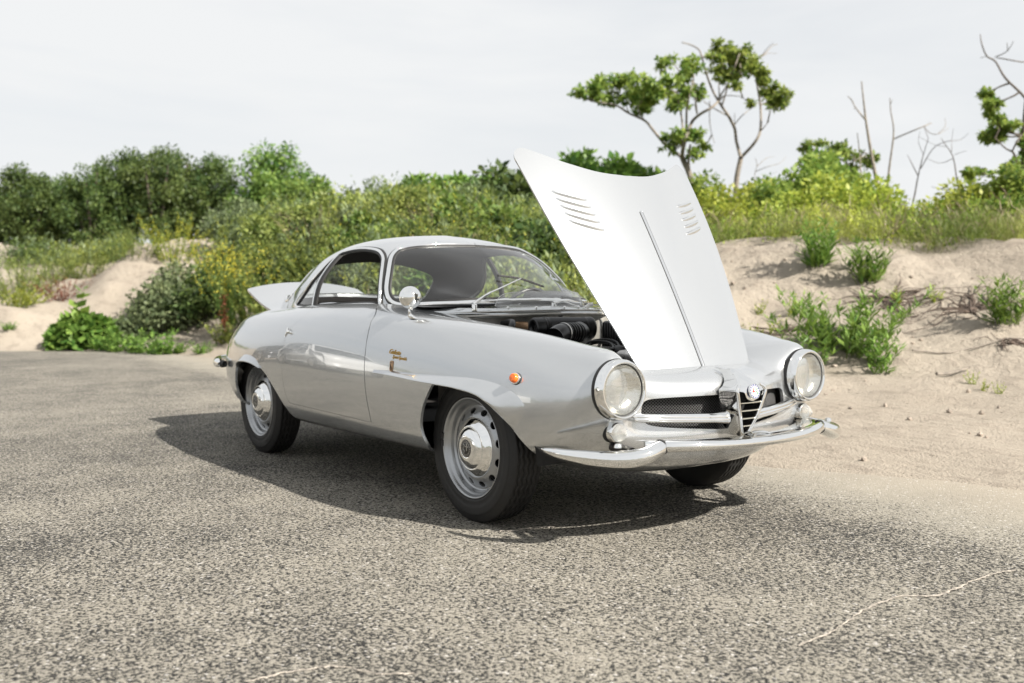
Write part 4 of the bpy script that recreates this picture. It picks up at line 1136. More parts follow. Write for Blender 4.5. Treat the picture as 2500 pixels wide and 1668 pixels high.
tree('dead_shrub', 'two-stemmed bare shrub beside the forked tree', 21.0,
     [([(250, 1030), (252, 900), (265, 840), (255, 800)], .03, .010), ([(255, 880), (330, 850), (400, 830), (440, 790)], .016, .005), ([(265, 850), (320, 800), (370, 790)], .012, .004), ([(335, 1040), (340, 970), (285, 925)], .025, .006), ([(340, 970), (390, 940), (450, 930)], .016, .005), ([(345, 950), (350, 900), (385, 880)], .012, .004), ([(480, 1060), (482, 960), (470, 880)], .02, .006)],
     [], z3, LEAF_DARK, 0, .10, BARK, 79, 'dead shrub')

# ---- belt of trees beyond the dunes on the left
def belt_tree(seed, mat, w, h, leaf, per=95, lobes=120):
    rs = np.random.default_rng(seed)
    root = empty('belt_tree')
    d = rs.normal(size=(lobes, 3)); d /= np.linalg.norm(d, axis=1, keepdims=True)
    c = d * (rs.random((lobes, 1)) ** .4) * np.array([w * .47, w * .47, h * .40]) + np.array([0, 0, h * .60])
    r = rs.uniform(.05, .16, lobes) * w
    V, F, T = clump_leaves(rs, c, r, per, leaf, .30, .3, .8)
    fast_obj('crown', V, 4, F, mat, root, T)
    mb = MB()
    for k in range(5):
        q = c[rs.integers(lobes)]
        mb.add(*g_tube(catmull([(rs.normal(0, .1), rs.normal(0, .1), -.3), (q[0] * .3, q[1] * .3, h * .3), tuple(q)], 10), np.linspace(.11, .03, 10), 6, cap=False))
    mb.build('trunk', BARK_D, root)['kind'] = 'stuff'
    return root
BELT_L = ['low dark belt tree above the small sand mound', 'dark belt tree above the olive grass beside the dead weeds', 'dark belt tree above the dark red-brown dead weeds',
          'dark belt tree straight above the bare sand ridge', 'dark belt tree between the sand ridge and the mustard clump', 'tall dark belt tree above the mustard clump',
          'dark belt tree behind the mustard clump and flowering thicket', 'dark belt tree standing against the tallest bright one', 'rear-row belt tree filling the gap above the dead weeds',
          'rear-row belt tree filling the gap above the sand ridge', 'rear-row belt tree filling the gap above the mustard clump']
bt = [belt_tree(81, LEAF_DARK, 2.6, 3.3, .105), belt_tree(82, LEAF_DARK, 2.5, 3.5, .105), belt_tree(83, LEAF_DARK, 2.7, 3.3, .105)]
for i, (px, d, sc, sz, k) in enumerate([(0, 30, .80, .80, 0), (70, 29, .80, .94, 1), (150, 30, .82, .95, 2), (230, 29, .80, .98, 0), (310, 30, .85, 1.0, 1), (385, 29.5, .85, 1.06, 2), (455, 30, .82, 1.05, 0), (530, 30.5, .82, 1.05, 1), (110, 32, .85, .98, 2), (275, 32, .85, 1.0, 0), (425, 32, .9, 1.05, 1)]):
    o = bt[k] if i < 3 and k == i else copy_tree(bt[k])
    put_px(o, px, d, sc, i * 1.3, -.55, sz * 1.12)
    tag(o, BELT_L[i], 'tree', 'belt of trees beyond the dunes')
big = belt_tree(84, LEAF_MID, 3.4, 4.0, .15, 90, 130)
put_px(big, 665, 30, .80, .4, -.35, 1.08)
tag(big, 'tallest tree of the belt, brighter green, with pale limbs showing', 'tree')
edge_t = belt_tree(85, LEAF_MID, 2.0, 2.0, .13, 90, 60)
put_px(edge_t, 740, 28, 1.0, 1.4, -.1, 1.0)
tag(edge_t, 'low green tree crouching against the foot of the tallest one', 'tree')

# ---- dead roots, sticks and pebbles on the sand
def root_tangle(px, d, seed, n, L, label):
    rs = np.random.default_rng(seed)
    s0, d0 = (px - 1250) / 2430.6 * d, d
    mb = MB()
    for k in range(n):
        a = rs.uniform(0, 2 * math.pi)
        ln = L * rs.uniform(.4, 1)
        q = []
        for t in np.linspace(0, 1, 6):
            ss, dd = s0 + math.cos(a) * ln * t + rs.normal(0, .05), d0 + .6 * math.sin(a) * ln * t + rs.normal(0, .05)
            p = ground_xy(ss, dd); p[2] = float(terrain(ss, dd)) + rs.uniform(-.01, .06) * (1 - abs(2 * t - 1))
            q.append(p)
        mb.add(*g_tube(catmull(q, 14), np.linspace(.012, .003, 14) * rs.uniform(.4, 1.1), 5, cap=False))
    o = mb.build('dead_roots', WOOD_D, None)
    tag(o, label, 'roots', kind='stuff')
root_tangle(2170, 11.0, 91, 46, .85, 'tangle of dead brown roots under the dune crest')
root_tangle(2380, 10.6, 92, 34, .9, 'web of exposed roots hanging from the dune shoulder')
root_tangle(1880, 10.6, 93, 14, .5, 'scatter of dark twigs on the sand near the raised hood')
root_tangle(2490, 9.6, 94, 18, .55, 'dark dead brush lying low on the sand slope')
def stick(px, py, d, L, ang, r, label):
    P = []
    s0 = (px - 1250) / 2430.6 * d
    for t in np.linspace(-.5, .5, 5):
        ss, dd = s0 + L * t * math.cos(ang), d + L * t * math.sin(ang)
        p = ground_xy(ss, dd); p[2] = float(terrain(ss, dd)) + r * 1.2 + .01
        P.append(p)
    Q = catmull(P, 12)
    o = MB().add(*g_tube(Q, np.linspace(r, r * .5, 12), 7)).build('stick', BARK, None)
    tag(o, label, 'stick')
stick(2330, 895, 9.0, .45, .5, .016, 'short weathered stick lying on the sand')
stick(2390, 800, 9.6, 1.3, .05, .010, 'long thin dead stem lying across the sand')
rs = np.random.default_rng(99)
mb = MB()
ico = bmesh.new(); bmesh.ops.create_icosphere(ico, subdivisions=1, radius=1)
IV = np.array([tuple(v.co) for v in ico.verts]); IF = [tuple(v.index for v in f.verts) for f in ico.faces]; ico.free()
for k in range(420):
    s_, d_ = rs.uniform(-7, 6), rs.uniform(4, 16)
    t_ = d_ - np.interp(s_, E_S, E_D)
    if t_ < .2 or t_ > 8: continue
    r_ = rs.uniform(.008, .028) * (1 if rs.random() < .93 else 1.8)
    p = ground_xy(s_, d_); p[2] = float(terrain(s_, d_)) + r_ * .3
    mb.add(IV * r_ * rs.uniform(.6, 1.2, 3) * (1 + rs.normal(0, .12, (len(IV), 1))) + p, IF)
o = mb.build('pebbles', pbr('pebble_stone', (.26, .22, .18), .9, noise=(30, .5)), None, smooth=False)
tag(o, 'small pebbles and clods scattered over the sand', 'pebbles', kind='stuff')
# ================================================================ the car
class FSurf:
    """surface given by a function of two lengths"""
    def __init__(self, f, lu=1.0, lv=1.0, flip=1.0):
        self.f, self.lu, self.lv, self.flip = f, lu, lv, flip
    def __call__(self, uv):
        return self.f(np.atleast_2d(uv))
    def normal(self, uv, h=2e-4):
        uv = np.atleast_2d(uv)
        n = np.cross(self.f(uv + [h, 0]) - self.f(uv - [h, 0]), self.f(uv + [0, h]) - self.f(uv - [0, h])) * self.flip
        return n / np.maximum(np.linalg.norm(n, axis=1, keepdims=True), 1e-12)

belt = Surf(BELT, lu=5.2, lv=1.2)
green = Surf(GREEN, lu=2.6, lv=.9)
BOTH = (-1, 1)
A_ = np.array

def u_at(S, v, val, axis=0, lo=0.0, hi=1.0):
    u = np.linspace(lo, hi, 2001)
    c = S(np.stack([u, np.full_like(u, v)], 1))[:, axis]
    return u[np.abs(c - val).argmin()]

def uv_near(S, P, mask=(1, 1, 1)):
    """(u, v) of the surface point nearest to P (y taken positive)"""
    g = np.stack(np.meshgrid(np.linspace(0, 1, 240), np.linspace(0, 1, 90), indexing='ij'), -1).reshape(-1, 2)
    if not hasattr(S, '_lut'):
        S._lut = S(g)
    m = A_(mask, float)
    q = g[(((S._lut - A_(P)) * m) ** 2).sum(1).argmin()]
    st = .004
    for _ in range(6):
        loc = np.stack(np.meshgrid(np.linspace(-st, st, 9), np.linspace(-st * 2, st * 2, 9), indexing='ij'), -1).reshape(-1, 2)
        c = np.clip(q + loc, 0, 1)
        q = c[(((S(c) - A_(P)) * m) ** 2).sum(1).argmin()]
        st *= .35
    return q

def inset(poly, d, S):
    """move a closed (u, v) outline inward by d metres"""
    sc = A_([S.lu, S.lv])
    Q = A_(poly) * sc
    a = .5 * np.sum(Q[:, 0] * np.roll(Q[:, 1], -1) - np.roll(Q[:, 0], -1) * Q[:, 1])
    T = np.roll(Q, -1, 0) - np.roll(Q, 1, 0)
    T /= np.maximum(np.linalg.norm(T, axis=1, keepdims=True), 1e-9)
    N = np.stack([-T[:, 1], T[:, 0]], 1) * (1 if a > 0 else -1)
    return (Q + N * d) / sc

car = empty('vintage_coupe', (0, 0, 0))
tag(car, 'silver vintage coupe with raised white-bright hood parked on gritty asphalt', 'car')

# ---- body shell: sill to shoulder, nose to tail, with wheel arches, door apertures and grille mouth cut out
farch, rarch, door = A_(OL_FARCH), A_(OL_RARCH)[:-2], A_(OL_DOOR)
d_front_top = [u_at(belt, 1.0, -.905), 1.0]
d_rear_top = [u_at(belt, 1.0, -1.60), 1.0]
door_line = np.concatenate([[d_front_top], catmull(door, 140), [d_rear_top]])
fa = catmull(farch[::-1][:16], 50).tolist() + [tuple(farch[10])] + catmull(farch[:11][::-1], 34)[1:].tolist()
ra = catmull(rarch, 80).tolist()
shell = ([(0, 0)] + [(farch[-1][0] - .004, 0)] + fa + [(farch[0][0], 0)] + [(rarch[0][0], 0)] + ra + [(rarch[-1][0] + .002, 0)]
         + [(1, 0), (1, 1)] + door_line[::-1].tolist() + [(0, 1)])
def nose_uv(y, z):
    return uv_near(belt, (.72, y, z), (.15, 1, 1))
grille_half = [(0, .548), (.10, .549), (.20, .549), (.30, .548), (.37, .545), (.400, .535), (.410, .515), (.412, .49), (.405, .465),
               (.385, .450), (.34, .440), (.25, .430), (.15, .422), (.08, .416), (0, .414)]
gh = [tuple(nose_uv(y, z)) for y, z in grille_half]
gh[0], gh[-1] = (0, gh[0][1]), (0, gh[-1][1])
shell = shell + [gh[0]] + catmull(gh, 60).tolist()[1:-1] + [gh[-1]]
body = panel('body_shell', belt, shell, (), M_PAINT, car, BOTH, step=.022, flange=.013)

# ---- doors
for sg in BOTH:
    dl = np.concatenate([door_line, [(d_rear_top[0] * .5 + d_front_top[0] * .5, 1.0)]])
    di = inset(dl, .0035, belt)
    di[:, 1] = np.minimum(di[:, 1], 1.0)
    dr = panel('door', belt, di, (), M_PAINT, car, (sg,), step=.025, flange=.018, off=.0008)
    hp = belt(A_(UV_HANDLE[0]))[0]; hn = belt.normal(A_(UV_HANDLE[0]))[0]
    hp[1] *= sg; hn[1] *= sg
    mb = MB()
    mb.add(*g_lathe([(.0, .020), (.008, .019), (.011, .015), (.009, .008), (.008, 0), (.013, -.002)], hp, hn, 20))
    path = [belt(A_(uv_near(belt, (-1.573 - dx, .8, .736 + dz), (1, .2, 1))))[0] * A_([1, sg, 1]) + hn * hh for dx, dz, hh in
            ((.0, .0, .012), (.012, .012, .014), (.024, .020, .008))]
    mb.add(*g_tube(catmull(path, 8), [.006, .006, .006, .006, .006, .0055, .005, .004], 8))
    bk = [belt(A_(p))[0] * A_([1, sg, 1]) + hn * .003 for p in UV_HANDLE[1:]]
    mb.add(*g_tube(catmull([bk[0], (bk[0] + bk[1]) / 2 + hn * .003, bk[1]], 10), .0035, 6))
    mb.build('handle', M_CHROME, dr)
# black backing added to darken the door gaps and the sill returns
rb = inset(np.concatenate([door_line, [(.5, 1.0)]]), -.012, belt); rb[:, 1] = np.clip(rb[:, 1], 0, 1)
for sg in BOTH:
    trim('door_gap_backing', belt, catmull(door_line, 200), [(-.012, -.016), (.012, -.016)], M_RUBBER, car, (sg,))

# ---- raised brows over the wheel openings
def brow(name, up, low, hfun, nseg=60):
    for sg in BOTH:
        mb = MB()
        U_, L_ = catmull(up, nseg), catmull(low, nseg)
        w = np.array([0, .04, .12, .25, .4, .55, .7, .85, .95, 1.0])
        rows = []
        for i in range(nseg):
            t = i / (nseg - 1)
            q = U_[i] + (L_[i] - U_[i]) * w[:, None]
            P, N = belt(q), belt.normal(q)
            h = hfun(t) * (np.clip((w - .01) / .9, 0, 1) ** .95)
            h[-2:] = hfun(t) * A_([.96, .80])
            h[0] = -.001
            R = P + N * h[:, None]
            und = P[-1] - N[-1] * .006
            R = np.concatenate([R, [R[-1] * .5 + und * .5], [und]])
            rows.append(R * A_([1, sg, 1]))
        mb.add(*g_grid(rows)).build(name, M_PAINT, body)
arch_top = farch[10:22]
brow('front_arch_brow', A_(OL_BROW).tolist() + [tuple(uv_near(belt, (.392, .73, .475), (1, .3, 1)))],
     A_(OL_BROWLOW)[:-1].tolist() + arch_top.tolist(),
     lambda t: (.009 + .036 * min(1, t / .25)) * (1 - max(0, (t - .55) / .45)) ** 1.3)
brow('rear_arch_brow', A_(OL_RBROW)[::-1].tolist(), A_(OL_RARCH)[12:18].tolist(),
     lambda t: .002 + .020 * math.sin(math.pi * min(1, .10 + t * .9)) ** .7)

# ---- cowl between hood opening and windscreen
cu_n, cv_n = 40, 7
hood_edge = lambda t: A_([-.275 - .215 * t ** 1.9, .472 * t, .858 - .012 * t ** 2])
rows = []
base_u = np.linspace(0.0, u_at(green, .03, -.90), cu_n)
gb = resample(green(np.stack([base_u, np.full(cu_n, .02)], 1)), cu_n)
gb[0, 1] = 0
cow_e = resample(belt(np.stack([np.linspace(u_at(belt, 1., -.49), u_at(belt, 1., -.93), 40), np.full(40, .988)], 1)), cv_n)
for i in range(cu_n):
    t = i / (cu_n - 1)
    a, b = hood_edge(t), gb[i] + A_([.0, 0, -.004])
    k = np.linspace(0, 1, cv_n)[:, None]
    R = a + (b - a) * k
    R[:, 2] += .010 * np.sin(math.pi * k[:, 0])
    f_ = np.clip((t - .55) / .45, 0, 1) ** 1.5
    R = R * (1 - f_) + cow_e * f_
    rows.append(np.concatenate([[a - A_([-.004, 0, .022])], [a - A_([-.002, 0, .004])], R]))
rows = A_(rows)
full = np.concatenate([rows[::-1] * A_([1, -1, 1]), rows[1:]])
cowl = obj('cowl', *g_grid(full), M_PAINT, car)
gut = np.concatenate([A_([hood_edge(t) * A_([1, -1, 1]) for t in np.linspace(1, 0, 20)]), A_([hood_edge(t) for t in np.linspace(.05, 1, 19)])])
mb = MB(); mb.add(*g_tube(gut + A_([.018, 0, -.014]), .006, 6)); mb.add(*g_tube(gut + A_([.004, 0, .004]), .004, 6))
mb.build('hood_seal_rail', M_BAY, cowl)

# ---- greenhouse
wind = catmull(A_(OL_WIND), 120)
wind[:, 1] = np.clip(wind[:, 1], 0, 1)
w_bot = (u_at(green, 1.0, -.432, hi=.4), 1.0)
w_top = (u_at(green, 1.0, -1.022, hi=.6), 1.0)
wind_full = np.concatenate([[w_bot], wind, [w_top]])
k_corner = int(np.abs(green(wind_full)[:, 0] + .842).argmin() if True else 0)
k_corner = [i for i in range(len(wind_full)) if i < 60][int(np.abs(green(wind_full[:60])[:, 0] + .835).argmin())]
side = catmull(A_(OL_SIDE), 160, closed=True)
side[:, 1] = np.clip(side[:, 1], .004, 1)
rear_pts = [(-2.165, .0, 1.15), (-2.165, .10, 1.15), (-2.16, .20, 1.145), (-2.145, .32, 1.116), (-2.112, .41, 1.08), (-2.108, .437, 1.055), (-2.14, .455, 1.02), (-2.21, .470, .965), (-2.29, .475, .91), (-2.36, .450, .89), (-2.47, .37, .90), (-2.56, .26, .91), (-2.62, .13, .925), (-2.64, 0, .935)]
rear = A_([uv_near(green, p) for p in rear_pts])
rear[0, 1] = rear[-1, 1] = 1
rearc = catmull(rear, 50)
roof_out = ([(wind_full[k_corner][0], 0.0), (.985, 0), (.985, 1.0)] + rearc[::-1].tolist() + wind_full[k_corner:][::-1].tolist())
roof = panel('roof', green, roof_out, (side,), M_PAINT, car, BOTH, step=.022, flange=.020)
panel('headlining', green, roof_out, (side,), M_LINER, roof, BOTH, step=.035, flange=0, off=-.021)
ws = panel('windscreen', green, wind_full, (), M_GLASS, car, BOTH, step=.03, flange=0, off=-.004)
chrome_w = [(-.003, .000), (.000, .006), (.005, .009), (.012, .010), (.018, .008), (.021, .002)]
trim('windscreen_trim', green, wind_full, [(-a, h) for a, h in chrome_w], M_CHROME, ws, BOTH, step=.014)
trim('windscreen_seal', green, wind_full, [(.011, -.002), (.006, .004), (.001, .003)], M_RUBBER, ws, BOTH, step=.014)
trim('inner_seal', green, wind_full, [(-.018, -.001), (-.030, .002), (-.034, -.006)], M_RUBBER, ws, BOTH, step=.014)
rw = panel('rear_window', green, rearc, (), M_GLASS, car, BOTH, step=.035, flange=0, off=-.004)
trim('rear_window_trim', green, rearc, [(-.010, .001), (-.004, .006), (.004, .006), (.010, .001)], M_CHROME, rw, BOTH)
# side windows: bar between door light and quarter light
bar_b, bar_t = A_(OL_BAR)[0], A_(OL_BAR)[1]
bar_b = bar_b * 1.0; bar_b[1] = .004
sidexyz = green(side)
def left_of_bar(q):
    s_ = (bar_t[0] - bar_b[0]) * (q[:, 1] - bar_b[1]) - (bar_t[1] - bar_b[1]) * (q[:, 0] - bar_b[0])
    return s_
sgn = left_of_bar(side)
qside = side[sgn < 0] if green(side[sgn < 0])[:, 0].mean() < -1.6 else side[sgn > 0]
# keep the quarter-light outline in order
mask = (green(side)[:, 0] < -1.0) & ((sgn < 0) if green(side[sgn < 0])[:, 0].mean() < -1.6 else (sgn > 0))
idx = np.where(mask)[0]
br = np.where(np.diff(idx) > 1)[0]
if len(br):
    idx = np.concatenate([idx[br[0] + 1:], idx[:br[0] + 1]])
quarter = side[idx]
for sg in BOTH:
    fr = trim('side_window_frame', green, side, [(-.006, .000), (-.004, .006), (.003, .008), (.009, .006), (.011, .000)], M_CHROME, car, (sg,), closed=True)
    trim('side_window_seal', green, side, [(-.020, -.010), (-.018, .001), (-.006, .001)] if True else [], M_RUBBER, fr, (sg,), closed=True)
    trim('side_window_seal', green, side, [(.020, -.010), (.018, .001), (.010, .002)], M_RUBBER, fr, (sg,), closed=True)
    bl = np.linspace(bar_b, bar_t, 14)
    trim('division_bar', green, bl, [(.014, .000), (.013, .006), (.004, .007), (.003, .0)], M_CHROME, fr, (sg,), n=14)
    trim('glass_channel', green, bl, [(.003, -.012), (.003, .003), (-.030, .003), (-.030, -.012)], M_RUBBER, fr, (sg,), n=14)
    panel('quarter_light', green, quarter, (), M_GLASS, fr, (sg,), step=.04, flange=0, off=-.005)

# ---- hood, hinged at the nose and standing open
HN, HE = A_([.842, 0, .539]), A_([-.539, 0, .842])
H_OFF = .0
def hood_xyz(q):
    y, e = q[:, 0], q[:, 1]
    l = np.clip((e - .21) / (1.29 - .21), -.1, 1.1)
    half = .315 + .30 * l - .115 * l ** 2
    c = (.030 + .042 * l) * (1 - np.clip(np.abs(y) / half, 0, 1.15) ** 2) + .014 * (1 - (2 * l - 1) ** 2)
    return HN * (.840 + c)[:, None] + HE * e[:, None] + A_([0, 1, 0]) * y[:, None]
hoods = FSurf(hood_xyz)
if (hoods.normal(A_([[0, .6]]))[0] @ HN) < 0:
    hoods.flip = -1.0
h_half = [(0, .206), (.10, .207), (.20, .211), (.27, .216), (.300, .220), (.315, .228), (.322, .245), (.338, .300), (.362, .400), (.397, .540),
          (.443, .750), (.475, .940), (.492, 1.080), (.503, 1.190), (.508, 1.245), (.503, 1.272), (.488, 1.290), (.466, 1.297), (.445, 1.290), (.400, 1.264),
          (.340, 1.229), (.277, 1.198), (.180, 1.162), (.100, 1.146), (0, 1.140)]
hh = catmull(h_half, 150)
h_out = np.concatenate([hh, (hh * A_([-1, 1]))[::-1][1:-1]])
hood = panel('hood', hoods, h_out, (), M_PAINT, car, (1,), step=.028, flange=.008)
hood.data.materials[0] = M_PAINT
hi_ = inset(h_out, .004, hoods)
inner = panel('hood_underside', hoods, hi_, (), M_BAY, hood, (1,), step=.045, flange=0, off=-.0075)
# stiffening ribs under the hood
mb = MB()
for a, b in (((-.28, .30), (.30, 1.05)), ((.28, .30), (-.30, 1.05)), ((-.30, .32), (.30, .32)), ((-.42, 1.02), (.42, 1.02))):
    q = np.linspace(a, b, 14)
    mb.add(*g_tube(hoods(q) - hoods.normal(q) * .018, .012, 6, flat=.6))
mb.build('hood_rib', M_BAY, hood)
q = np.linspace((0, .208), (0, .946), 40)
P, N = hoods(q), hoods.normal(q)
rows = np.stack([P + A_([0, a, 0]) + N * b for a, b in ((-.0065, -.001), (-.006, .003), (-.002, .006), (.002, .006), (.006, .003), (.0065, -.001))], 1)
obj('strip_dark_edging', *g_grid(np.stack([P + A_([0, a, 0]) + N * .0012 for a in (-.0098, -.005, .005, .0098)], 1)), M_SATIN, hood)  # dark edging added where the strip would fade in white reflections
strip = MB().add(*g_grid(rows))
strip.add(*g_lathe([(.0, .007), (.004, .006), (.0065, .003), (.0066, -.002)], P[-1], N[-1], 14))
strip.build('hood_strip', M_CHROME, hood)
# louvres: five each side, raised scoops open to the rear
def louvre(y0, e0, y1, e1, sg):
    n, m = 20, 7
    a, b = A_([y0 * sg, e0]), A_([y1 * sg, e1])
    d = b - a; d /= np.linalg.norm(d)
    across = A_([-d[1], d[0]])
    if across[1] < 0: across = -across
    rows = []
    for i in range(n):
        t = i / (n - 1)
        wd = .016 * math.sin(math.pi * np.clip(t * .92 + .04, 0, 1)) ** .5
        r = []
        for j in range(m):
            s_ = j / (m - 1)                                    # 0 at the front foot, 1 at the open rear lip
            q_ = (a + (b - a) * t - across * wd * (1 - s_))[None]
            hgt = .0095 * math.sin(math.pi * np.clip(t, .0, 1)) ** .45 * math.sin(s_ * math.pi / 2) ** .9
            r.append(hoods(q_)[0] + hoods.normal(q_)[0] * (hgt - .0006))
        q_ = (a + (b - a) * t + across * .001)[None]
        r.append(r[-1] - hoods.normal(q_)[0] * .004)
        rows.append(r)
    return g_grid(rows)
for sg in BOTH:
    for k in range(5):
        o = MB().add(*louvre(.258 - .0065 * k + .006, 1.006 - .0380 * k, .412 - .006 * k, 1.064 - .0372 * k, sg)).build('louver', M_PAINT, hood)
        lt = np.linspace((.266 * 1 - .0065 * k, 1.008 - .038 * k), (.408 - .006 * k, 1.0632 - .0372 * k), 8) * A_([sg, 1])
        Q = hoods(lt); Nq = hoods.normal(lt)
        hg = .0040 * np.sin(math.pi * np.linspace(.04, .96, 8)) ** .45
        obj('louver_mouth_shade', *g_grid(np.stack([Q + HE * .0016 + Nq * .0004, Q + HE * .0005 + Nq * hg[:, None]], 1)), M_RUBBER, o)  # black sheet paints the shade in the louvre's rear opening

# ---- trunk lid standing open, tray below it
def lid_xyz(q):
    y, t = q[:, 0], q[:, 1]
    x = -2.50 - .63 * t
    z = .846 + .172 * np.clip(t, 0, 2) ** 1.5 - (.10 + .14 * t) * np.abs(y) ** 2.0
    return np.stack([x, y, z], 1)
lids = FSurf(lid_xyz, 1.0, .64)
if lids.normal(A_([[0, .5]]))[0][2] < 0:
    lids.flip = -1.0
lo = catmull([(0, 0), (.25, .01), (.40, .04), (.445, .12), (.44, .4), (.428, .7), (.418, .95), (.414, .992), (.404, 1.0), (.30, 1.012), (.15, 1.02), (0, 1.022)], 60)
lo = np.concatenate([lo, (lo * A_([-1, 1]))[::-1][1:-1]])
lid = panel('trunk_lid', lids, lo, (), M_PAINT, car, (1,), step=.04, flange=.016)
panel('trunk_lid_underside', lids, inset(lo, .004, lids), (), M_BAY, lid, (1,), step=.06, flange=0, off=-.014)
# rear deck frame around the lid opening
ur = np.linspace(u_at(belt, 1., -1.86), 1.0, 50)
edge = belt(np.stack([ur, np.full(50, 1.0)], 1))
rows = []
for e_ in edge:
    k = np.linspace(0, 1, 5)[:, None]
    tgt = A_([max(e_[0], -2.88), e_[1] * .88, e_[2] + .004])
    rows.append(np.concatenate([e_ + (tgt - e_) * k, [tgt - A_([0, .01, .05])]]))
mb = MB()
for sg in BOTH:
    mb.add(*g_grid(A_(rows) * A_([1, sg, 1])))
mb.build('rear_deck', M_PAINT, car)
tr = A_([[(x_, y_ * w_, .775) for y_ in np.linspace(-1, 1, 9)] for x_, w_ in ((-1.9, .55), (-2.2, .5), (-2.5, .42), (-2.8, .36), (-2.95, .25), (-3.02, .1))])
obj('trunk_tray', *g_grid(tr), M_TRIMG, car)

# ---- underbody, wheel housings, engine bay walls
mb = MB()
u0 = np.linspace(.0, 1, 90)
e0 = belt(np.stack([u0, np.full(90, .02)], 1))
rows = A_([[(p[0], -p[1] * (.80 if p[0] > -.45 or p[0] < -1.7 else 1), p[2] + .006), (p[0], 0, p[2] + .004),
            (p[0], p[1] * (.80 if p[0] > -.45 or p[0] < -1.7 else 1), p[2] + .006)] for p in e0])
mb.add(*g_grid(rows))
mb.build('underbody', M_WELL, car)
for sg in BOTH:
    for cx, r0, r1 in ((.06, .36, .36), (-2.04, .455, .36)):
        a = np.linspace(.10, math.pi - .10, 30)
        sec = A_([[cx + r0 * 1.04 * math.cos(t), 0, .255 + (.345 if cx > -1 else .325) * math.sin(t)] for t in a])
        ys = [.70, .60, .44, .42]
        P = A_([[s_ + A_([0, y_ * sg, 0]) for y_ in ys] for s_ in sec])
        V, F = g_grid(P)
        n0 = len(V)
        V = np.concatenate([V, [(cx, .42 * sg, .27)]])
        F = F + [(n0, i * 4 + 3, (i + 1) * 4 + 3) for i in range(len(a) - 1)]
        obj('wheel_housing', V, F, M_WELL, car)
hu = np.linspace(0, u_at(belt, 1., -.48), 60)
he = belt(np.stack([hu, np.full(60, .995)], 1))
mb = MB()
for sg in BOTH:
    w = A_([[p, p + A_([0, .03, -.02]), p + A_([0, .05, -.12]), (p[0], p[1] + .02, .36), (p[0], 0, .34)] for p in he])
    mb.add(*g_grid(w * A_([1, sg, 1])))
mb.build('engine_bay', M_WELL, car)
fw = A_([[(-.36 - .10 * (abs(y_) / .5) ** 2, y_, z_) for z_ in (.36, .60, .72, .80, .842)] for y_ in np.linspace(-.56, .56, 15)])
obj('firewall', *g_grid(fw), M_BAY, car)

# ---- cabin
mb = MB()
tubx = [-.50, -.56, -1.0, -1.5, -1.9, -2.05, -2.3]
P = A_([[(x_, y_, z_) for y_, z_ in ((-.62, .86), (-.70, .70), (-.66, .35), (0, .33), (.66, .35), (.70, .70), (.62, .86))] for x_ in tubx[1:5]])
mb.add(*g_grid(P))
mb.build('cabin_trim', M_TRIMG, car)
shelf = A_([[(x_, y_, .845 - .03 * (x_ > -1.95)) for y_ in np.linspace(-.52, .52, 7)] for x_ in (-1.82, -1.90, -2.10, -2.35)])
obj('parcel_shelf', *g_grid(shelf), M_TRIMG, car)
bh = A_([[(-1.82 + .02 * z_, y_, z_) for z_ in (.35, .6, .815)] for y_ in np.linspace(-.66, .66, 7)])
obj('rear_bulkhead', *g_grid(bh), M_TRIMG, car)
for sg in BOTH:
    st = empty('seat', (0, 0, 0), car)
    cy = .30 * sg
    def cushion(cx, cz, sx, sy, sz, rot):
        bm = bmesh.new(); bmesh.ops.create_cube(bm, size=1)
        bmesh.ops.subdivide_edges(bm, edges=bm.edges[:], cuts=4, use_grid_fill=True)
        R_ = Matrix.Rotation(rot, 3, 'Y')
        V = []
        for v in bm.verts:
            p = v.co * 2
            q_ = A_([p.x * math.sqrt(1 - p.y ** 2 * .18 - p.z ** 2 * .22), p.y * math.sqrt(1 - p.x ** 2 * .18 - p.z ** 2 * .22), p.z * math.sqrt(1 - p.x ** 2 * .2 - p.y ** 2 * .2)])
            V.append(tuple(R_ @ Vector((q_[0] * sx / 2, q_[1] * sy / 2, q_[2] * sz / 2)) + Vector((cx, cy, cz))))
        F = [tuple(v.index for v in f.verts) for f in bm.faces]
        bm.free(); return V, F
    MB().add(*cushion(-1.30, .46, .50, .48, .14, .05)).build('seat_cushion', M_LEATHER, st)
    MB().add(*cushion(-1.62, .63, .12, .48, .44, -.30)).build('seat_back', M_LEATHER, st)
# dash top, hooded instruments, steering wheel
dash = A_([[(x_ - .10 * (abs(y_) / .5) ** 2, y_, z_) for x_, z_ in ((-.47, .878), (-.62, .884), (-.72, .872), (-.76, .82), (-.75, .70), (-.70, .62))] for y_ in np.linspace(-.57, .57, 17)])
db = obj('dashboard', *g_grid(dash), M_BLACK, car)
mb = MB()
P = []
for x_, k in ((-.70, .72), (-.74, .95), (-.80, 1.0), (-.86, 1.0), (-.865, .90)):
    a = np.linspace(0, math.pi, 17)
    P.append([(x_, .33 + .125 * k * (abs(math.cos(t)) ** .55) * (1 if math.cos(t) > 0 else -1), .868 + .088 * k * math.sin(t) ** .45) for t in a])
mb.add(*g_grid(P))
mb.add([(-.862, .33 + .115 * (abs(math.cos(t)) ** .55) * (1 if math.cos(t) > 0 else -1), .868 + .078 * math.sin(t) ** .45) for t in np.linspace(0, math.pi, 17)], [tuple(range(17))])
mb.build('instrument_hood', M_SATIN, db)
sw = empty('steering_wheel', (0, 0, 0), car)
s_ax = Vector((-.90, 0, .42)).normalized(); s_c = Vector((-1.00, .33, .795))
e1 = Vector((0, 1, 0)); e2 = s_ax.cross(e1)
ring = [s_c + .185 * (math.cos(t) * e1 + math.sin(t) * e2) for t in np.linspace(0, 2 * math.pi, 64, endpoint=False)]
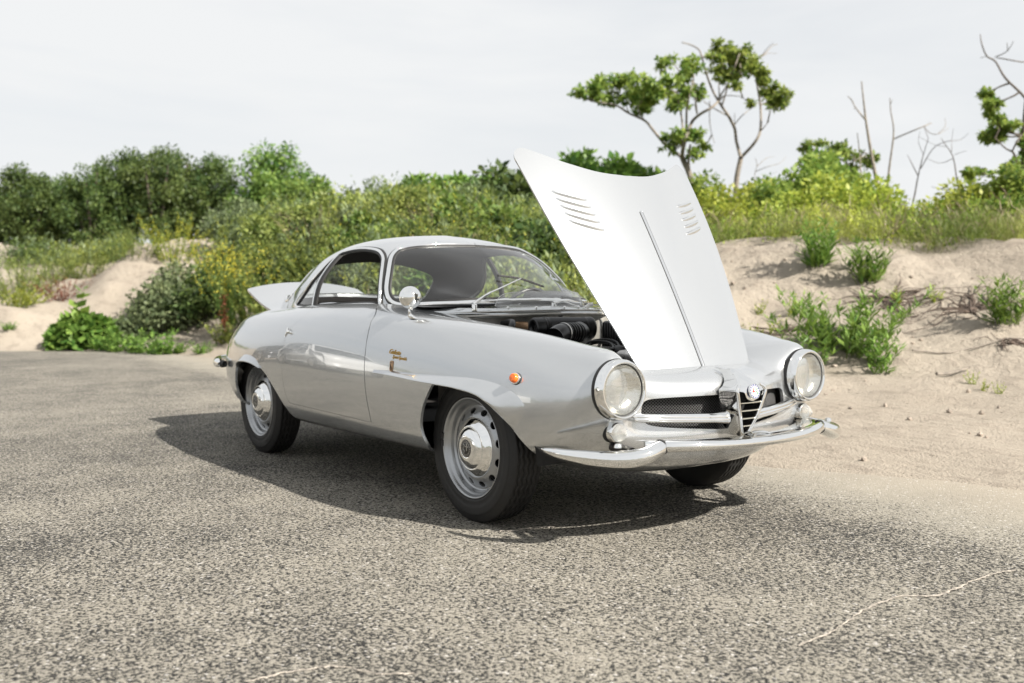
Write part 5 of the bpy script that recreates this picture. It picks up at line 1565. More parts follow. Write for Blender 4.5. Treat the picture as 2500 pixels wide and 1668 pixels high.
MB().add(*g_tube(ring, .010, 10, closed=True)).build('wheel_rim', M_BLACK, sw)
mb = MB()
for t in (.15, math.pi - .15, -math.pi / 2):
    d = math.cos(t) * e1 + math.sin(t) * e2
    mb.add(*g_tube([s_c - s_ax * .03, s_c + d * .09 - s_ax * .02, s_c + d * .183], .009, 8, flat=.35))
horn = [s_c + .115 * (math.cos(t) * e1 + math.sin(t) * e2) + s_ax * .002 for t in np.linspace(0, 2 * math.pi, 48, endpoint=False)]
mb.add(*g_tube(horn, .0045, 8, closed=True))
mb.build('spoke', M_CHROME, sw)
MB().add(*g_lathe([(0, .022), (.02, .020), (.034, .012), (.036, 0), (.03, -.05)], s_c - s_ax * .02, s_ax, 28)).build('horn_boss', M_BLACK, sw)
MB().add(*g_tube([s_c - s_ax * .04, s_c - s_ax * .30], .018, 10)).build('steering_column', M_BLACK, sw)

# ---- headlamps
for sg in BOTH:
    hl = empty('headlamp', (0, 0, 0), car)
    o, ax = A_([.690, .535 * sg, .590]), A_([1, .02 * sg, .02])
    MB().add(*g_lathe([(.112, -.010), (.1135, .000), (.1125, .006)], o, ax, 64)).build('seal', M_RUBBER, hl)
    MB().add(*g_lathe([(.1115, .002), (.1118, .016), (.1105, .030), (.1075, .040), (.1035, .0455), (.0995, .0465), (.0965, .0440), (.0945, .038), (.0940, .024)], o, ax, 72)).build('rim', M_CHROME, hl)
    MB().add(*g_lathe([(.0942, .037), (.0922, .036), (.0905, .024)], o, ax, 64)).build('lens_seal', M_RUBBER, hl)
    MB().add(*g_lathe([(.0910, .032), (.084, .020), (.068, .008), (.048, .001), (.026, -.003), (.0, -.004)], o, ax, 64)).build('reflector', M_REFL, hl)
    MB().add(*g_lathe([(.0, .024), (.009, .022), (.013, .014), (.014, .0), (.014, -.004)], o, ax, 28)).build('bulb', M_GLASS, hl)
    # moulded lens with flutes
    nr, na = 40, 128
    P = []
    for i in range(nr):
        r = .0915 * i / (nr - 1)
        row = []
        for j in range(na):
            t = 2 * math.pi * j / na
            yy, zz = r * math.cos(t), r * math.sin(t)
            dome = .034 + .015 * (1 - (r / .0915) ** 2)
            fl = .0012 * math.cos(yy * 2 * math.pi / .0085) * (1 - (r / .0915) ** 6) + (.0007 * math.cos(zz * 2 * math.pi / .021) if abs(zz) > .01 else .0006)
            row.append((o[0] + dome + fl, o[1] + yy, o[2] + zz))
        P.append(row)
    obj('lens', *g_grid(P, closed_v=True), M_LENS, hl)
    # indicator lamp on its stalk below
    fl_ = empty('indicator_lamp', (0, 0, 0), car)
    o, ax = A_([.668, .535 * sg, .432]), A_([1, .06 * sg, .0])
    MB().add(*g_lathe([(.040, -.01), (.0405, .006), (.039, .010)], o, ax, 40)).build('seal', M_RUBBER, fl_)
    MB().add(*g_lathe([(.038, .002), (.0375, .030), (.036, .037), (.033, .040), (.031, .036)], o, ax, 44)).build('bezel', M_CHROME, fl_)
    MB().add(*g_lathe([(.0315, .036), (.020, .030), (.0, .028)], o, ax, 40)).build('reflector', M_REFL, fl_)
    pr = [(.0315, .037), (.0305, .046)]
    for k in range(6):
        r = .029 - .0045 * k
        pr += [(r, .048 + .0045 * k), (r - .0012, .0515 + .0045 * k)]
    pr += [(.0, .077)]
    MB().add(*g_lathe(pr, o, ax, 40)).build('lens', M_LENS2, fl_)

# ---- amber side repeaters
for sg in BOTH:
    p = belt(A_(UV_MARKER[0]))[0] * A_([1, sg, 1]); nn = belt.normal(A_(UV_MARKER[0]))[0] * A_([1, sg, 1])
    rp = empty('side_repeater', (0, 0, 0), car)
    MB().add(*g_lathe([(.0235, -.004), (.0238, .004), (.022, .005)], p, nn, 36)).build('seal', M_RUBBER, rp)
    MB().add(*g_lathe([(.0225, .000), (.0222, .009), (.0205, .0115), (.0185, .0105)], p, nn, 36)).build('bezel', M_CHROME, rp)
    MB().add(*g_lathe([(.0188, .009), (.0180, .017), (.0155, .024), (.0120, .027), (.0105, .0262), (.007, .0275), (.0, .0278)], p, nn, 36)).build('lens', M_AMBER, rp)

# ---- grille: mesh, whisker bars, shield with bars and badge
gr = empty('grille', (0, 0, 0), car)
gx = lambda y, z: .722 - .068 * (y / .41) ** 2
def gtop(y): return np.interp(abs(y), [0, .30, .37, .400, .412], [.560, .560, .557, .547, .50])
def gbot(y): return np.interp(abs(y), [0, .08, .25, .34, .385, .405, .412], [.402, .404, .418, .428, .438, .455, .49])
mb = MB()
yy = np.linspace(-.412, .412, 61)
obj('grille_backing', *g_grid([[(gx(y, 0) - .05, y, z) for z in (.38, .47, .58)] for y in yy]), M_WELL, gr)
sp = .0135
for s_ in (1, -1):
    for c in np.arange(-.62, .62, sp):
        pts = []
        for z in np.arange(.402, .561, .004):
            y = c + s_ * (z - .48) * 1.15
            if abs(y) < .411 and gbot(y) < z < gtop(y):
                pts.append((gx(y, z) + .0012 * s_, y, z))
        if len(pts) > 2:
            mb.add(*g_tube([pts[0], pts[len(pts) // 2], pts[-1]], .0010, 4, cap=False))
mb.build('grille_mesh', M_WIRE, gr)
MB().add(*g_lathe([(0, .02), (.045, .018), (.05, .0), (.03, -.03)], (.60, -.19, .50), (1, 0, 0), 28)).build('horn', M_RED, gr)
for sg in BOTH:
    path = catmull([(.800, .070, .468), (.792, .13, .470), (.772, .23, .474), (.742, .34, .479), (.712, .43, .484), (.700, .468, .486)], 30) * A_([1, sg, 1])
    rr = np.interp(np.linspace(0, 1, 30), [0, .08, .16, .5, .9, 1], [.026, .024, .019, .0185, .015, .009])
    mb = MB().add(*g_tube(path, rr, 16, flat=.80, up=(0, 0, 1)))
    mb.add(*g_tube(path + A_([.012, 0, -.010]), rr * .62, 12, up=(0, 0, 1)))
    mb.build('whisker_bar', M_CHROME, gr)
# lower roll of the grille mouth is the body; the shield stands proud of it
shl = empty('grille_shield', (0, 0, 0), car)
def shx(y, z):
    return np.interp(z, [.38, .47, .56, .580, .600, .615, .630, .645], [.828, .855, .870, .866, .846, .824, .800, .774]) - .55 * np.asarray(y) ** 2
out_h = [(0, .386), (.010, .392), (.022, .412), (.042, .455), (.060, .500), (.072, .538), (.079, .560), (.080, .571), (.073, .580), (.059, .590)]
oh = catmull(out_h, 50)
frame = np.concatenate([oh[::-1] * A_([-1, 1]), oh[1:]])  # shoulder, tip, shoulder
Q = np.stack([shx(frame[:, 0], frame[:, 1]), frame[:, 0], frame[:, 1]], 1)
mb = MB().add(*g_tube(Q, .0074, 12, flat=1.0, up=(1, 0, 0)))
# side walls of the shield running back to the grille
back = Q.copy(); back[:, 0] -= np.interp(Q[:, 2], [.38, .43, .54, .57, .59], [.05, .09, .095, .09, .07]); back[:, 1] *= 1.02
mb.add(*g_grid([Q, (Q + back) / 2, back]))
mb.build('shield_frame', M_CHROME, shl)
q1, q2 = Q.copy(), back.copy()
q1[:, 1] *= .90; q1[:, 0] -= .008; q1[:, 2] = .48 + (q1[:, 2] - .48) * .95; q2[:, 1] *= .86; q2[:, 2] = .48 + (q2[:, 2] - .48) * .95
obj('shield_black_liner', *g_grid([q1, (q1 + q2) / 2, q2]), M_SATIN, shl)  # black liner added to hide white reflections inside the chrome walls
# hooded top plate round the badge
zs = [.646, .638, .630, .620, .610, .600, .590, .580, .574, .569, .565, .560, .552, .545, .538, .532, .529]
ws_ = [.009, .011, .014, .021, .031, .044, .059, .073, .079, .074, .050, .0425, .0385, .0345, .028, .017, .004]
shs = FSurf(lambda q: np.stack([shx(q[:, 0], q[:, 1]) + .007 * np.exp(-((q[:, 0] / .035) ** 2)), q[:, 0], q[:, 1]], 1))
if shs.normal(A_([[0, .57]]))[0][0] < 0: shs.flip = -1.0
rows = [shs(np.stack([np.linspace(-w_, w_, 17), np.full(17, z_)], 1)) for z_, w_ in zip(zs, ws_)]
mb = MB().add(*g_grid(rows))
for e_ in (0, -1):                                             # cheeks from the plate's edge back to the nose
    ed = A_([r_[e_] for r_ in rows[:9]])
    bk2 = ed + A_([-.075, 0, -.004]); bk2[:, 1] *= 1.10
    mb.add(*g_grid([ed, (ed + bk2) / 2 + A_([0, .004 * (1 if e_ else -1), 0]), bk2]))
mb.build('shield_hood', M_CHROME, shl)
for z, hw in ((.522, .062), (.491, .052), (.460, .040), (.430, .027)):
    y_ = np.linspace(-hw, hw, 12)
    MB().add(*g_tube(np.stack([shx(y_, z) - .004, y_, np.full(12, z)], 1), .0068, 10, flat=.62)).build('shield_bar', M_BRASS, shl)
bk_ = catmull(out_h, 30); bkp = np.concatenate([bk_[::-1] * A_([-1, 1]), bk_[1:]]) * A_([.95, 1])
obj('shield_mesh', np.stack([shx(bkp[:, 0], bkp[:, 1]) - .070, bkp[:, 0], bkp[:, 1]], 1), [tuple(range(len(bkp)))], M_WELL, shl, smooth=False)
# nose strip above the shield
q = catmull([(.690, 0, .652), (.720, 0, .648), (.750, 0, .640), (.778, 0, .633), (.800, 0, .626), (.824, 0, .614)], 16) - A_([.0, 0, .004])
MB().add(*g_tube(q, np.linspace(.0065, .011, 16), 10, flat=.7)).build('nose_strip', M_CHROME, shl)
# badge
bc = shs(A_([[0, .566]]))[0] + A_([.002, 0, 0]); bn = shs.normal(A_([[0, .566]]))[0]
bd = empty('badge', (0, 0, 0), shl)
bx, by, bz = Vector(bn), Vector((0, 1, 0)), None
bz = bx.cross(by)
def on_badge(y, z, h): return A_(bc) + A_(by) * y + A_(bz) * z * (1 if bz.z > 0 else -1) + A_(bx) * h
def disc(r0, r1, h, n=40):
    a = np.linspace(0, 2 * math.pi, n, endpoint=False)
    if r0 == 0:
        return [on_badge(r1 * math.cos(t), r1 * math.sin(t), h) for t in a], [tuple(range(n))]
    return g_grid([[on_badge(r * math.cos(t), r * math.sin(t), h) for t in a] for r in (r0, r1)], closed_v=True)
MB().add(*g_lathe([(.0305, -.002), (.0305, .004), (.029, .0055), (.0275, .005)], bc, bn, 40)).build('badge_rim', M_CHROME, bd)
MB().add(*disc(0, .0285, .0040)).build('badge_ring', M_BLUE, bd)
mb = MB()
for k in range(15):
    t = 2 * math.pi * k / 15 + .2
    mb.add([on_badge(.0243 * math.cos(t) + dx, .0243 * math.sin(t) + dz, .0046) for dx, dz in ((-.0014, -.0022), (.0014, -.0022), (.0014, .0022), (-.0014, .0022))], [(0, 1, 2, 3)])
mb.build('badge_lettering', M_WHITE, bd)
MB().add(*disc(0, .0200, .0050)).build('badge_field', M_WHITE, bd)
mb = MB()
for (y0, y1, z0, z1) in ((-.0105, -.0055, -.0135, .0135), (-.0165, .0, -.0025, .0025)):
    mb.add([on_badge(y, z, .0058) for y, z in ((y0, z0), (y1, z0), (y1, z1), (y0, z1))], [(0, 1, 2, 3)])
mb.build('badge_cross', M_RED, bd, smooth=False)
sn = [on_badge(.0085 + .0038 * math.sin(t * 9), -.0125 + .025 * t, .0060) for t in np.linspace(0, 1, 24)]
MB().add(*g_tube(sn, .0019, 6)).build('badge_serpent', M_GREEN, bd)

# ---- front bumper: centre blade and two wrap-round wings
fb = empty('front_bumper', (0, 0, 0), car)
def blade(path, hz, dp, name, parent, mat=M_CHROME, n=60, seg=20, zsk=0.0):
    Q = catmull(path, n)
    T = np.gradient(Q, axis=0); T[:, 2] = 0; T /= np.linalg.norm(T, axis=1, keepdims=True)
    Nn = np.stack([T[:, 1], -T[:, 0], np.zeros(n)], 1)
    hz, dp = (np.interp(np.linspace(0, 1, n), *v) for v in (hz, dp))
    a = np.linspace(0, 2 * math.pi, seg, endpoint=False)
    P = []
    for i in range(n):
        row = []
        for t in a:
            c, s = math.cos(t), math.sin(t)
            row.append(Q[i] + Nn[i] * dp[i] * (abs(c) ** .8 * (1 if c > 0 else -.35)) + A_([0, 0, 1]) * hz[i] * (abs(s) ** .9 * (1 if s > 0 else -1)))
        P.append(row)
    V, F = g_grid(P, closed_v=True)
    F += [tuple(range(seg))[::-1], tuple(range(len(V) - seg, len(V)))]
    return obj(name, V, F, mat, parent)
cpath = [(.800, -.50, .392), (.858, -.42, .392), (.908, -.30, .390), (.938, -.16, .388), (.948, 0, .387), (.938, .16, .388), (.908, .30, .390), (.858, .42, .392), (.800, .50, .392)]
blade(cpath, ([0, .06, .5, .94, 1], [.022, .021, .0170, .021, .022]), ([0, 1], [.028, .028]), 'center_blade', fb, n=70)
# flat top shelf of the blade back to the body
Q = catmull(cpath, 50)
sh_ = A_([[p + A_([.010, 0, .0135]), p + A_([-.02, 0, .0175]), p + A_([-.055, 0, .0165]), A_([p[0] - .10, p[1] * .97, p[2] + .010])] for p in Q])
obj('blade_shelf', *g_grid(sh_), M_CHROME, fb)
for sg in BOTH:
    wp = A_([(.515, -.744, .370), (.57, -.737, .366), (.64, -.716, .361), (.715, -.677, .357), (.775, -.630, .355), (.815, -.578, .357), (.834, -.530, .366), (.836, -.487, .380), (.830, -.455, .390)]) * A_([1, -sg, 1])
    if sg > 0:
        wp = wp[::-1]
    z0, z1 = [0, .05, .15, .4, .75, .92, 1], [.003, .010, .018, .027, .032, .030, .027]
    d0, d1 = [0, .05, .2, .6, 1], [.004, .014, .026, .038, .036]
    if sg > 0:
        z0, z1, d0, d1 = [1 - v for v in z0][::-1], z1[::-1], [1 - v for v in d0][::-1], d1[::-1]
    wg = blade(wp, (z0, z1), (d0, d1), 'bumper_wing', fb, n=60)
    cq = A_([(.8322, -.464, .389), (.8310, -.458, .389), (.8298, -.452, .389)]) * A_([1, -sg, 1])
    if sg > 0: cq = cq[::-1]
    blade(cq, ([0, 1], [.0280, .0280]), ([0, 1], [.0375, .0375]), 'joint_rubber', wg, M_RUBBER, n=5)
    MB().add(*g_tube([(.60, -.50 * -sg, .375), (.80, -.56 * -sg, .375)], .018, 10)).build('bumper_bracket', M_SATIN, wg)
    MB().add(*g_lathe([(0, .012), (.010, .010), (.014, .004), (.015, -.004)], (.775, .605 * sg, .398), (0, 0, 1), 20)).build('bumper_bolt', M_CHROME, wg)
# little plinth where the shield tip meets the blade
pl = catmull([(.835, 0, .400), (.872, 0, .412), (.905, 0, .414), (.930, 0, .408)], 12)
mb = MB()
for s_ in (-1, 1):
    mb.add(*g_tube(catmull([(.838, .006 * s_, .396), (.868, .020 * s_, .408), (.902, .040 * s_, .410), (.925, .050 * s_, .405)], 12), [.007, .0085, .009, .009, .009, .009, .009, .009, .008, .007, .006, .004], 8, flat=.6))
mb.build('shield_foot', M_CHROME, fb)

# ---- rear bumper
rbp = empty('rear_bumper', (0, 0, 0), car)
rp_uv = [uv_near(belt, p, (1, 1, 3)) for p in ((-2.66, .73, .505), (-2.78, .69, .506), (-2.92, .62, .507), (-3.04, .52, .508), (-3.12, .34, .508), (-3.16, .15, .508), (-3.16, 0, .508))]
rq = belt(A_(rp_uv)); rn = belt.normal(A_(rp_uv))
rq = rq + rn * .045; rq[-1, 1] = 0; rq[:, 2] = .508
rfull = np.concatenate([rq * A_([1, -1, 1]), rq[::-1][1:]])
blade(rfull[::-1], ([0, .03, .1, .5, .9, .97, 1], [.010, .026, .034, .036, .034, .026, .010]), ([0, .05, .5, .95, 1], [.012, .032, .036, .032, .012]), 'bumper_blade', rbp, n=90)
for sg in BOTH:
    MB().add(*g_tube([rq[0] * A_([1, sg, 1]) + A_([.01, -.012 * sg, 0]), rq[0] * A_([1, sg, 1]) + A_([.035, -.02 * sg, 0])], [.024, .020], 14)).build('bumper_end_rubber', M_RUBBER, rbp)

# ---- wheels
def make_wheel():
    w = empty('wheel', (0, 0, 0), car)
    ax = (0, -1, 0); o = (0, 0, 0)
    # tyre: shoulder ribs and zigzag grooves
    na = 240
    prof = [(.190, -.060, 0), (.204, -.070, 0), (.225, -.0765, 0), (.250, -.0785, 0), (.272, -.0765, 0), (.289, -.070, 0), (.299, -.064, 0)]
    tread = []
    gr_y = (-.046, -.023, 0.0, .023, .046)
    xs = [-.060]
    for g in gr_y:
        tread += [(.3085 - .9 * g * g, g - .0048, 1), (.3005, g - .0030, 1), (.3005, g + .0030, 1), (.3085 - .9 * g * g, g + .0048, 1)]
    prof += [(.3045, -.060, 0)] + tread + [(.3045, .060, 0), (.299, .064, 0), (.289, .070, 0), (.280, .0745, 0), (.276, .0762, 0), (.2755, .0775, 0), (.268, .0785, 0), (.262, .0788, 0),
             (.250, .0790, 0), (.240, .0785, 0), (.2385, .0778, 0), (.225, .0770, 0), (.2215, .0778, 0), (.214, .0765, 0), (.2085, .0715, 0), (.2065, .064, 0)]
    P = []
    for r, h, zz in prof:
        row = []
        for j in range(na):
            t = 2 * math.pi * j / na
            ph = (j % 6) / 6
            tri = (abs(ph - .5) * 4 - 1) * .0045 * zz
            rr = r
            if .294 < r < .300 and not zz and j % 6 in (0, 1):
                rr = r - .0035
            row.append((rr * math.cos(t), -(h + tri), rr * math.sin(t)))
        P.append(row)
    ty = obj('tyre', *g_grid(P, closed_v=True), M_TYRE, w)
    V, F = g_text('MICHELIN', .021, .0006, 0, 1.15)
    V2 = []
    wd = V[:, 0].max()
    for a0 in (.95,):
        for x_, y_, z_ in V:
            t = a0 - (x_ - wd / 2) / .262; r = .249 + y_
            V2.append((r * math.cos(t), -.0792 - z_ * .8, r * math.sin(t)))
    F2 = F
    obj('tyre_lettering', V2, F2, M_TYRE, ty, smooth=False)
    rim = [(.186, -.055), (.196, .030), (.2000, .058), (.2045, .066), (.2075, .0705), (.2080, .0730), (.2065, .0745), (.2035, .0735), (.1985, .0670), (.1960, .0600), (.1930, .0560),
           (.1870, .0520), (.1840, .0460), (.1820, .0360), (.1790, .0300), (.1755, .0285), (.1735, .0270)]
    MB().add(*g_lathe(rim, o, ax, 96)).build('rim', M_ALLOY, w)
    # pressed disc with twelve holes
    zr = lambda r: np.interp(r, [.095, .110, .125, .135, .150, .163, .170, .1745], [.047, .0475, .0475, .0455, .0385, .0300, .0262, .0262])
    f = lambda q: np.stack([q[:, 0], -zr(np.hypot(q[:, 0], q[:, 1])), q[:, 1]], 1)
    ds = FSurf(f)
    if ds.normal(A_([[.14, .02]]))[0][1] > 0: ds.flip = -1.0
    circ = lambda r, n, cx=0, cy=0: [(cx + r * math.cos(t), cy + r * math.sin(t)) for t in np.linspace(0, 2 * math.pi, n, endpoint=False)]
    holes = [circ(.100, 60)]
    for k in range(12):
        t0 = rad(30 * k + 12)
        er, et = A_([math.cos(t0), math.sin(t0)]), A_([-math.sin(t0), math.cos(t0)])
        holes.append([tuple(er * (.1525 + .0125 * math.cos(a)) + et * .0180 * math.sin(a)) for a in np.linspace(0, 2 * math.pi, 22, endpoint=False)])
    panel('wheel_disc', ds, circ(.1745, 110), holes, M_ALLOY, w, (1,), step=.0075, flange=.008)
    MB().add(*g_lathe([(.098, .012), (.140, .010), (.150, -.002), (.168, -.004), (.172, -.04)], o, ax, 60)).build('brake_drum', M_SATIN, w)
    mb = MB()
    for k in range(60):
        t = 2 * math.pi * k / 60
        c, s = math.cos(t), math.sin(t)
        mb.add([(.138 * c, -.012, .138 * s), (.168 * c, -.006, .168 * s), (.168 * c, .012, .168 * s), (.138 * c, .006, .138 * s)], [(0, 1, 2, 3)])
    mb.build('drum_fin', M_STEEL, w, smooth=False)
    hc = MB().add(*g_lathe([(.1245, .0450), (.1245, .0500), (.1225, .0530), (.116, .0575), (.105, .0655), (.094, .0730), (.0895, .0755), (.0875, .0748), (.0860, .0740), (.0845, .0755),
                            (.080, .0810), (.068, .0885), (.052, .0935), (.038, .0955), (.0365, .0945)], o, ax, 96)).build('hubcap', M_CHROME, w)
    MB().add(*g_lathe([(.0370, .0940), (.0365, .0950), (.0, .0955)], o, ax, 48)).build('emblem', M_DARKENAM, hc)
    mb = MB()
    h = -.0964
    mb.add(*g_lathe([(.0262, .0957), (.0262, .0965), (.0250, .0965), (.0250, .0957)], o, ax, 48))
    for k in range(20):
        t = 2 * math.pi * k / 20
        mb.add(*g_box((.0312 * math.cos(t), h, .0312 * math.sin(t)), (.0032, .001, .0050), ('Y', -t)))
    mb.add(*g_box((.008, h, .006), (.0045, .0012, .0300))); mb.add(*g_box((.008, h, .008), (.0200, .0012, .0045)))
    sp_ = [(-.013 + .0048 * math.sin(t * 10), h, -.018 + .036 * t) for t in np.linspace(0, 1, 30)]
    mb.add(*g_tube(sp_, .0017, 6))
    mb.build('emblem_relief', M_STEEL, hc, smooth=False)
    for k in range(2):
        t = rad(172 + 9 * k)
        wb = [(.2055 * math.cos(t + a), -.0775, .2055 * math.sin(t + a)) for a in np.linspace(-.065, .065, 6)]
        if k == 0:
            MB().add(*g_tube(wb, .0055, 8)).build('balance_weight', M_SATIN, w)
            wb2 = [(.2055 * math.cos(t + .15 + a), -.0775, .2055 * math.sin(t + .15 + a)) for a in np.linspace(-.065, .065, 6)]
            MB().add(*g_tube(wb2, .0055, 8)).build('balance_weight', M_SATIN, w)
    return w
proto = make_wheel()
for i, (x_, y_) in enumerate(((0, -.640), (-2.25, -.630), (0, .640), (-2.25, .630))):
    w = proto if i == 0 else copy_tree(proto, car)
    w.location = (x_, y_, .3065)
    w.rotation_euler = (0, [0.0, 1.9, .7, .4][i], 0 if y_ < 0 else math.pi)
for x_ in (0, -2.25):
    MB().add(*g_tube([(x_, -.60, .30), (x_, .60, .30)], .035, 10)).build('axle', M_WELL, car)

# ---- mirror on the fender
mr = empty('fender_mirror', (0, 0, 0), car)
fp = belt(A_(UV_MIRROR[0]))[0] * A_([1, -1, 1]); fn = belt.normal(A_(UV_MIRROR[0]))[0] * A_([1, -1, 1])
P = []
for k, (w_, h_) in enumerate(((1.0, -.002), (1.0, .003), (.86, .009), (.62, .015), (.36, .020), (.22, .028))):
    P.append([fp + A_([.034 * w_ * math.cos(t) - .004 * k, .011 * w_ * math.sin(t), 0]) + fn * h_ for t in np.linspace(0, 2 * math.pi, 24, endpoint=False)])
mb = MB().add(*g_grid(P, closed_v=True))
mc = A_([-.500, -.695, .924])
mb.add(*g_tube(catmull([fp + fn * .018 + A_([-.012, 0, 0]), fp + fn * .03 + A_([-.016, 0, .008]), mc + A_([.0, 0, -.042])], 10), .0052, 10))
mb.add(*g_lathe([(0, .010), (.008, .006), (.010, 0), (.007, -.008)], mc + A_([.004, 0, -.047]), (0, 0, 1), 16))
mb.build('mirror_foot', M_CHROME, mr)
max_ = Vector((.93, -.33, .05))
MB().add(*g_lathe([(0, .040), (.012, .0388), (.024, .0345), (.036, .0260), (.045, .0140), (.0500, .002), (.0515, -.006), (.0505, -.010), (.047, -.011)], mc, max_, 48)).build('mirror_shell', M_CHROME, mr)
MB().add(*g_lathe([(.0475, -.009), (.030, -.0095), (0, -.0095)], mc, max_, 40)).build('mirror_glass', M_MIRROR, mr)

# ---- script and crest on the fender
def on_flank(x0, z0, V, sg=-1, lift=.0015):
    out = []
    for vx, vy, vz in V:
        uv = uv_near(belt, (x0 + vx * (1 if sg < 0 else -1), .81, z0 + vy), (1, .05, 1))
        p, n = belt(uv[None])[0], belt.normal(uv[None])[0]
        out.append((p + n * (lift + vz)) * A_([1, sg, 1]))
    return out
sb = empty('script_badge', (0, 0, 0), car)
for txt, dx, dz, sz in (('Giulietta', -.507, .676, .030), ('Sprint Speciale', -.470, .657, .021)):
    V, F = g_text(txt, sz, .0008, .35, .92)
    V[:, 1] -= V[:, 0] * .055
    obj('script_lettering', on_flank(dx, dz, V), F, M_GOLD, sb, smooth=False)
cr = [(-.012, .022), (-.006, .027), (0, .024), (.006, .027), (.012, .022), (.011, -.010), (.006, -.020), (0, -.028), (-.006, -.020), (-.011, -.010)]
obj('crest', on_flank(-.468, .618, [(a, b, .0022) for a, b in cr] + [(a * 1.05, b * 1.04, -.001) for a, b in cr]),
    [tuple(range(10))] + [(i, (i + 1) % 10, 10 + (i + 1) % 10, 10 + i) for i in range(10)], M_BRONZE, sb, smooth=False)
mb = MB()
for pl_ in ([(-.005, .012), (-.005, -.012), (.003, -.014), (.006, -.006), (.002, 0), (-.005, 0)], [(-.008, .017), (0, .019), (.008, .017)]):
    mb.add(*g_tube(on_flank(-.468, .618, [(a, b, .003) for a, b in pl_]), .0013, 5))
mb.build('crest_relief', M_DARKENAM, sb)

# ---- wipers
def on_glass(x_, y_, lift):
    uv = uv_near(green, (x_, abs(y_), 0), (1, 1, 0.0))
    p, n = green(uv[None])[0], green.normal(uv[None])[0]
    return (p + n * lift) * A_([1, 1 if y_ >= 0 else -1, 1])
for piv, tip, b0, b1, bm_ in (((-.445, -.385, .872), (-.600, -.005), (-.655, -.105), (-.548, .100), (-.612, 0)),
                             ((-.362, .020, .872), (-.452, .270), (-.465, .150), (-.520, .330), (-.490, .240))):
    wpr = empty('wiper', (0, 0, 0), car)
    pv, tp_ = A_(piv), on_glass(*tip, .022)
    mid = (pv + tp_) / 2 + A_([.01, 0, .022])
    a0 = pv + A_([0, 0, .025])
    q1 = pv + (tp_ - pv) * .30 + A_([.008, 0, .030])
    mb = MB().add(*g_lathe([(.013, -.01), (.013, .010), (.011, .020), (.0, .024)], pv, (0, 0, 1), 20))
    mb.add(*g_tube([a0 - (q1 - a0) * .10, a0, q1], [.0085, .010, .0075], 8, flat=.7))
    mb.add(*g_tube(catmull([q1, mid, tp_], 14), np.linspace(.0040, .0030, 14), 8))
    mb.build('wiper_arm', M_CHROME, wpr)
    bl_ = catmull([on_glass(*b0, .012), on_glass(*bm_, .014), on_glass(*b1, .012)], 20)
    MB().add(*g_tube(bl_ + A_([0, 0, .003]), .0026, 8)).build('blade_frame', M_SATIN, wpr)
    MB().add(*g_tube(bl_ - A_([0, 0, .002]), .0034, 6)).build('blade_rubber', M_RUBBER, wpr)

# ---- clear bug deflector along the cowl
df = empty('bug_deflector', (0, 0, 0), car)
ny = 40
P, scr = [], []
for k in range(ny + 1):
    y_ = -.265 + .53 * k / ny
    xb = -.305 - .105 * (abs(y_) / .265) ** 1.8
    ht = .082 * (1 - (abs(y_) / .266) ** 10) ** .5 if abs(y_) < .2655 else .012
    P.append([(xb - .010 * s_ - .030 * s_ ** 2, y_, .866 + ht * s_) for s_ in np.linspace(0, 1, 7)])
shd = obj('deflector_sheet', *g_grid(P), M_PLEXI, df)
MB().add(*g_tube([p[-1] for p in P], .0016, 6)).build('deflector_edge_highlight', M_WHITE, df)  # white tube paints the bright edge highlight of the clear sheet
for y_ in (-.235, -.115, .04, .16, .25):
    xb = -.305 - .105 * (abs(y_) / .265) ** 1.8
    MB().add(*g_lathe([(0, .007), (.004, .0065), (.006, .004), (.0065, -.002)], (xb + .002, y_, .874), (.8, 0, .6), 14)).build('screw', M_CHROME, df)
MB().add(*g_tube([(-.405, .262, .87), (-.395, .275, .884), (-.385, .29, .886)], .010, 8)).build('end_clip', M_WHITE, df)
# ---- what shows of the engine
eng = empty('engine', (0, 0, 0), car)
a, b = A_([-.150, -.270, .786]), A_([-.098, .035, .780])
ax = (b - a) / np.linalg.norm(b - a)
L = np.linalg.norm(b - a)
can = MB().add(*g_lathe([(.026, .012), (.028, -.001), (.044, -.001), (.047, .004), (.047, .040), (.049, .042), (.049, .050), (.046, .052), (.046, .075), (.050, .078), (.050, L - .03), (.053, L - .026),
                         (.053, L - .012), (.048, L - .004), (.030, L), (0, L)], a, ax, 48)).build('air_cleaner', M_BLACK, eng)
MB().add(*g_lathe([(.0, .020), (.010, .018), (.026, .016)], a, ax, 24)).build('air_cleaner_mouth', M_WELL, can)
for h in (.058, L - .05):
    MB().add(*g_lathe([(.0508, -.006), (.0518, 0), (.0508, .006)], a + ax * h, ax, 48)).build('band_clip', M_SATIN, can)
# ribbed intake elbow in front of it
path = catmull([(.040, -.300, .752), (.022, -.255, .766), (.000, -.190, .768), (-.018, -.130, .766), (-.045, -.085, .766), (-.090, -.060, .772)], 90)
rr = np.full(90, .042); t = np.linspace(0, 1, 90)
m_ = (t > .30) & (t < .66)
rr[m_] += .0035 * np.sign(np.sin((t[m_] - .30) / .36 * 2 * math.pi * 5))
rr[t > .66] = .044
MB().add(*g_tube(path, rr, 28)).build('intake_elbow', M_BLACK, eng)
k = int(.27 * 90)
MB().add(*g_lathe([(.0455, -.005), (.0465, 0), (.0455, .005)], path[k], path[k + 1] - path[k], 40)).build('hose_clamp', M_STEEL, eng)
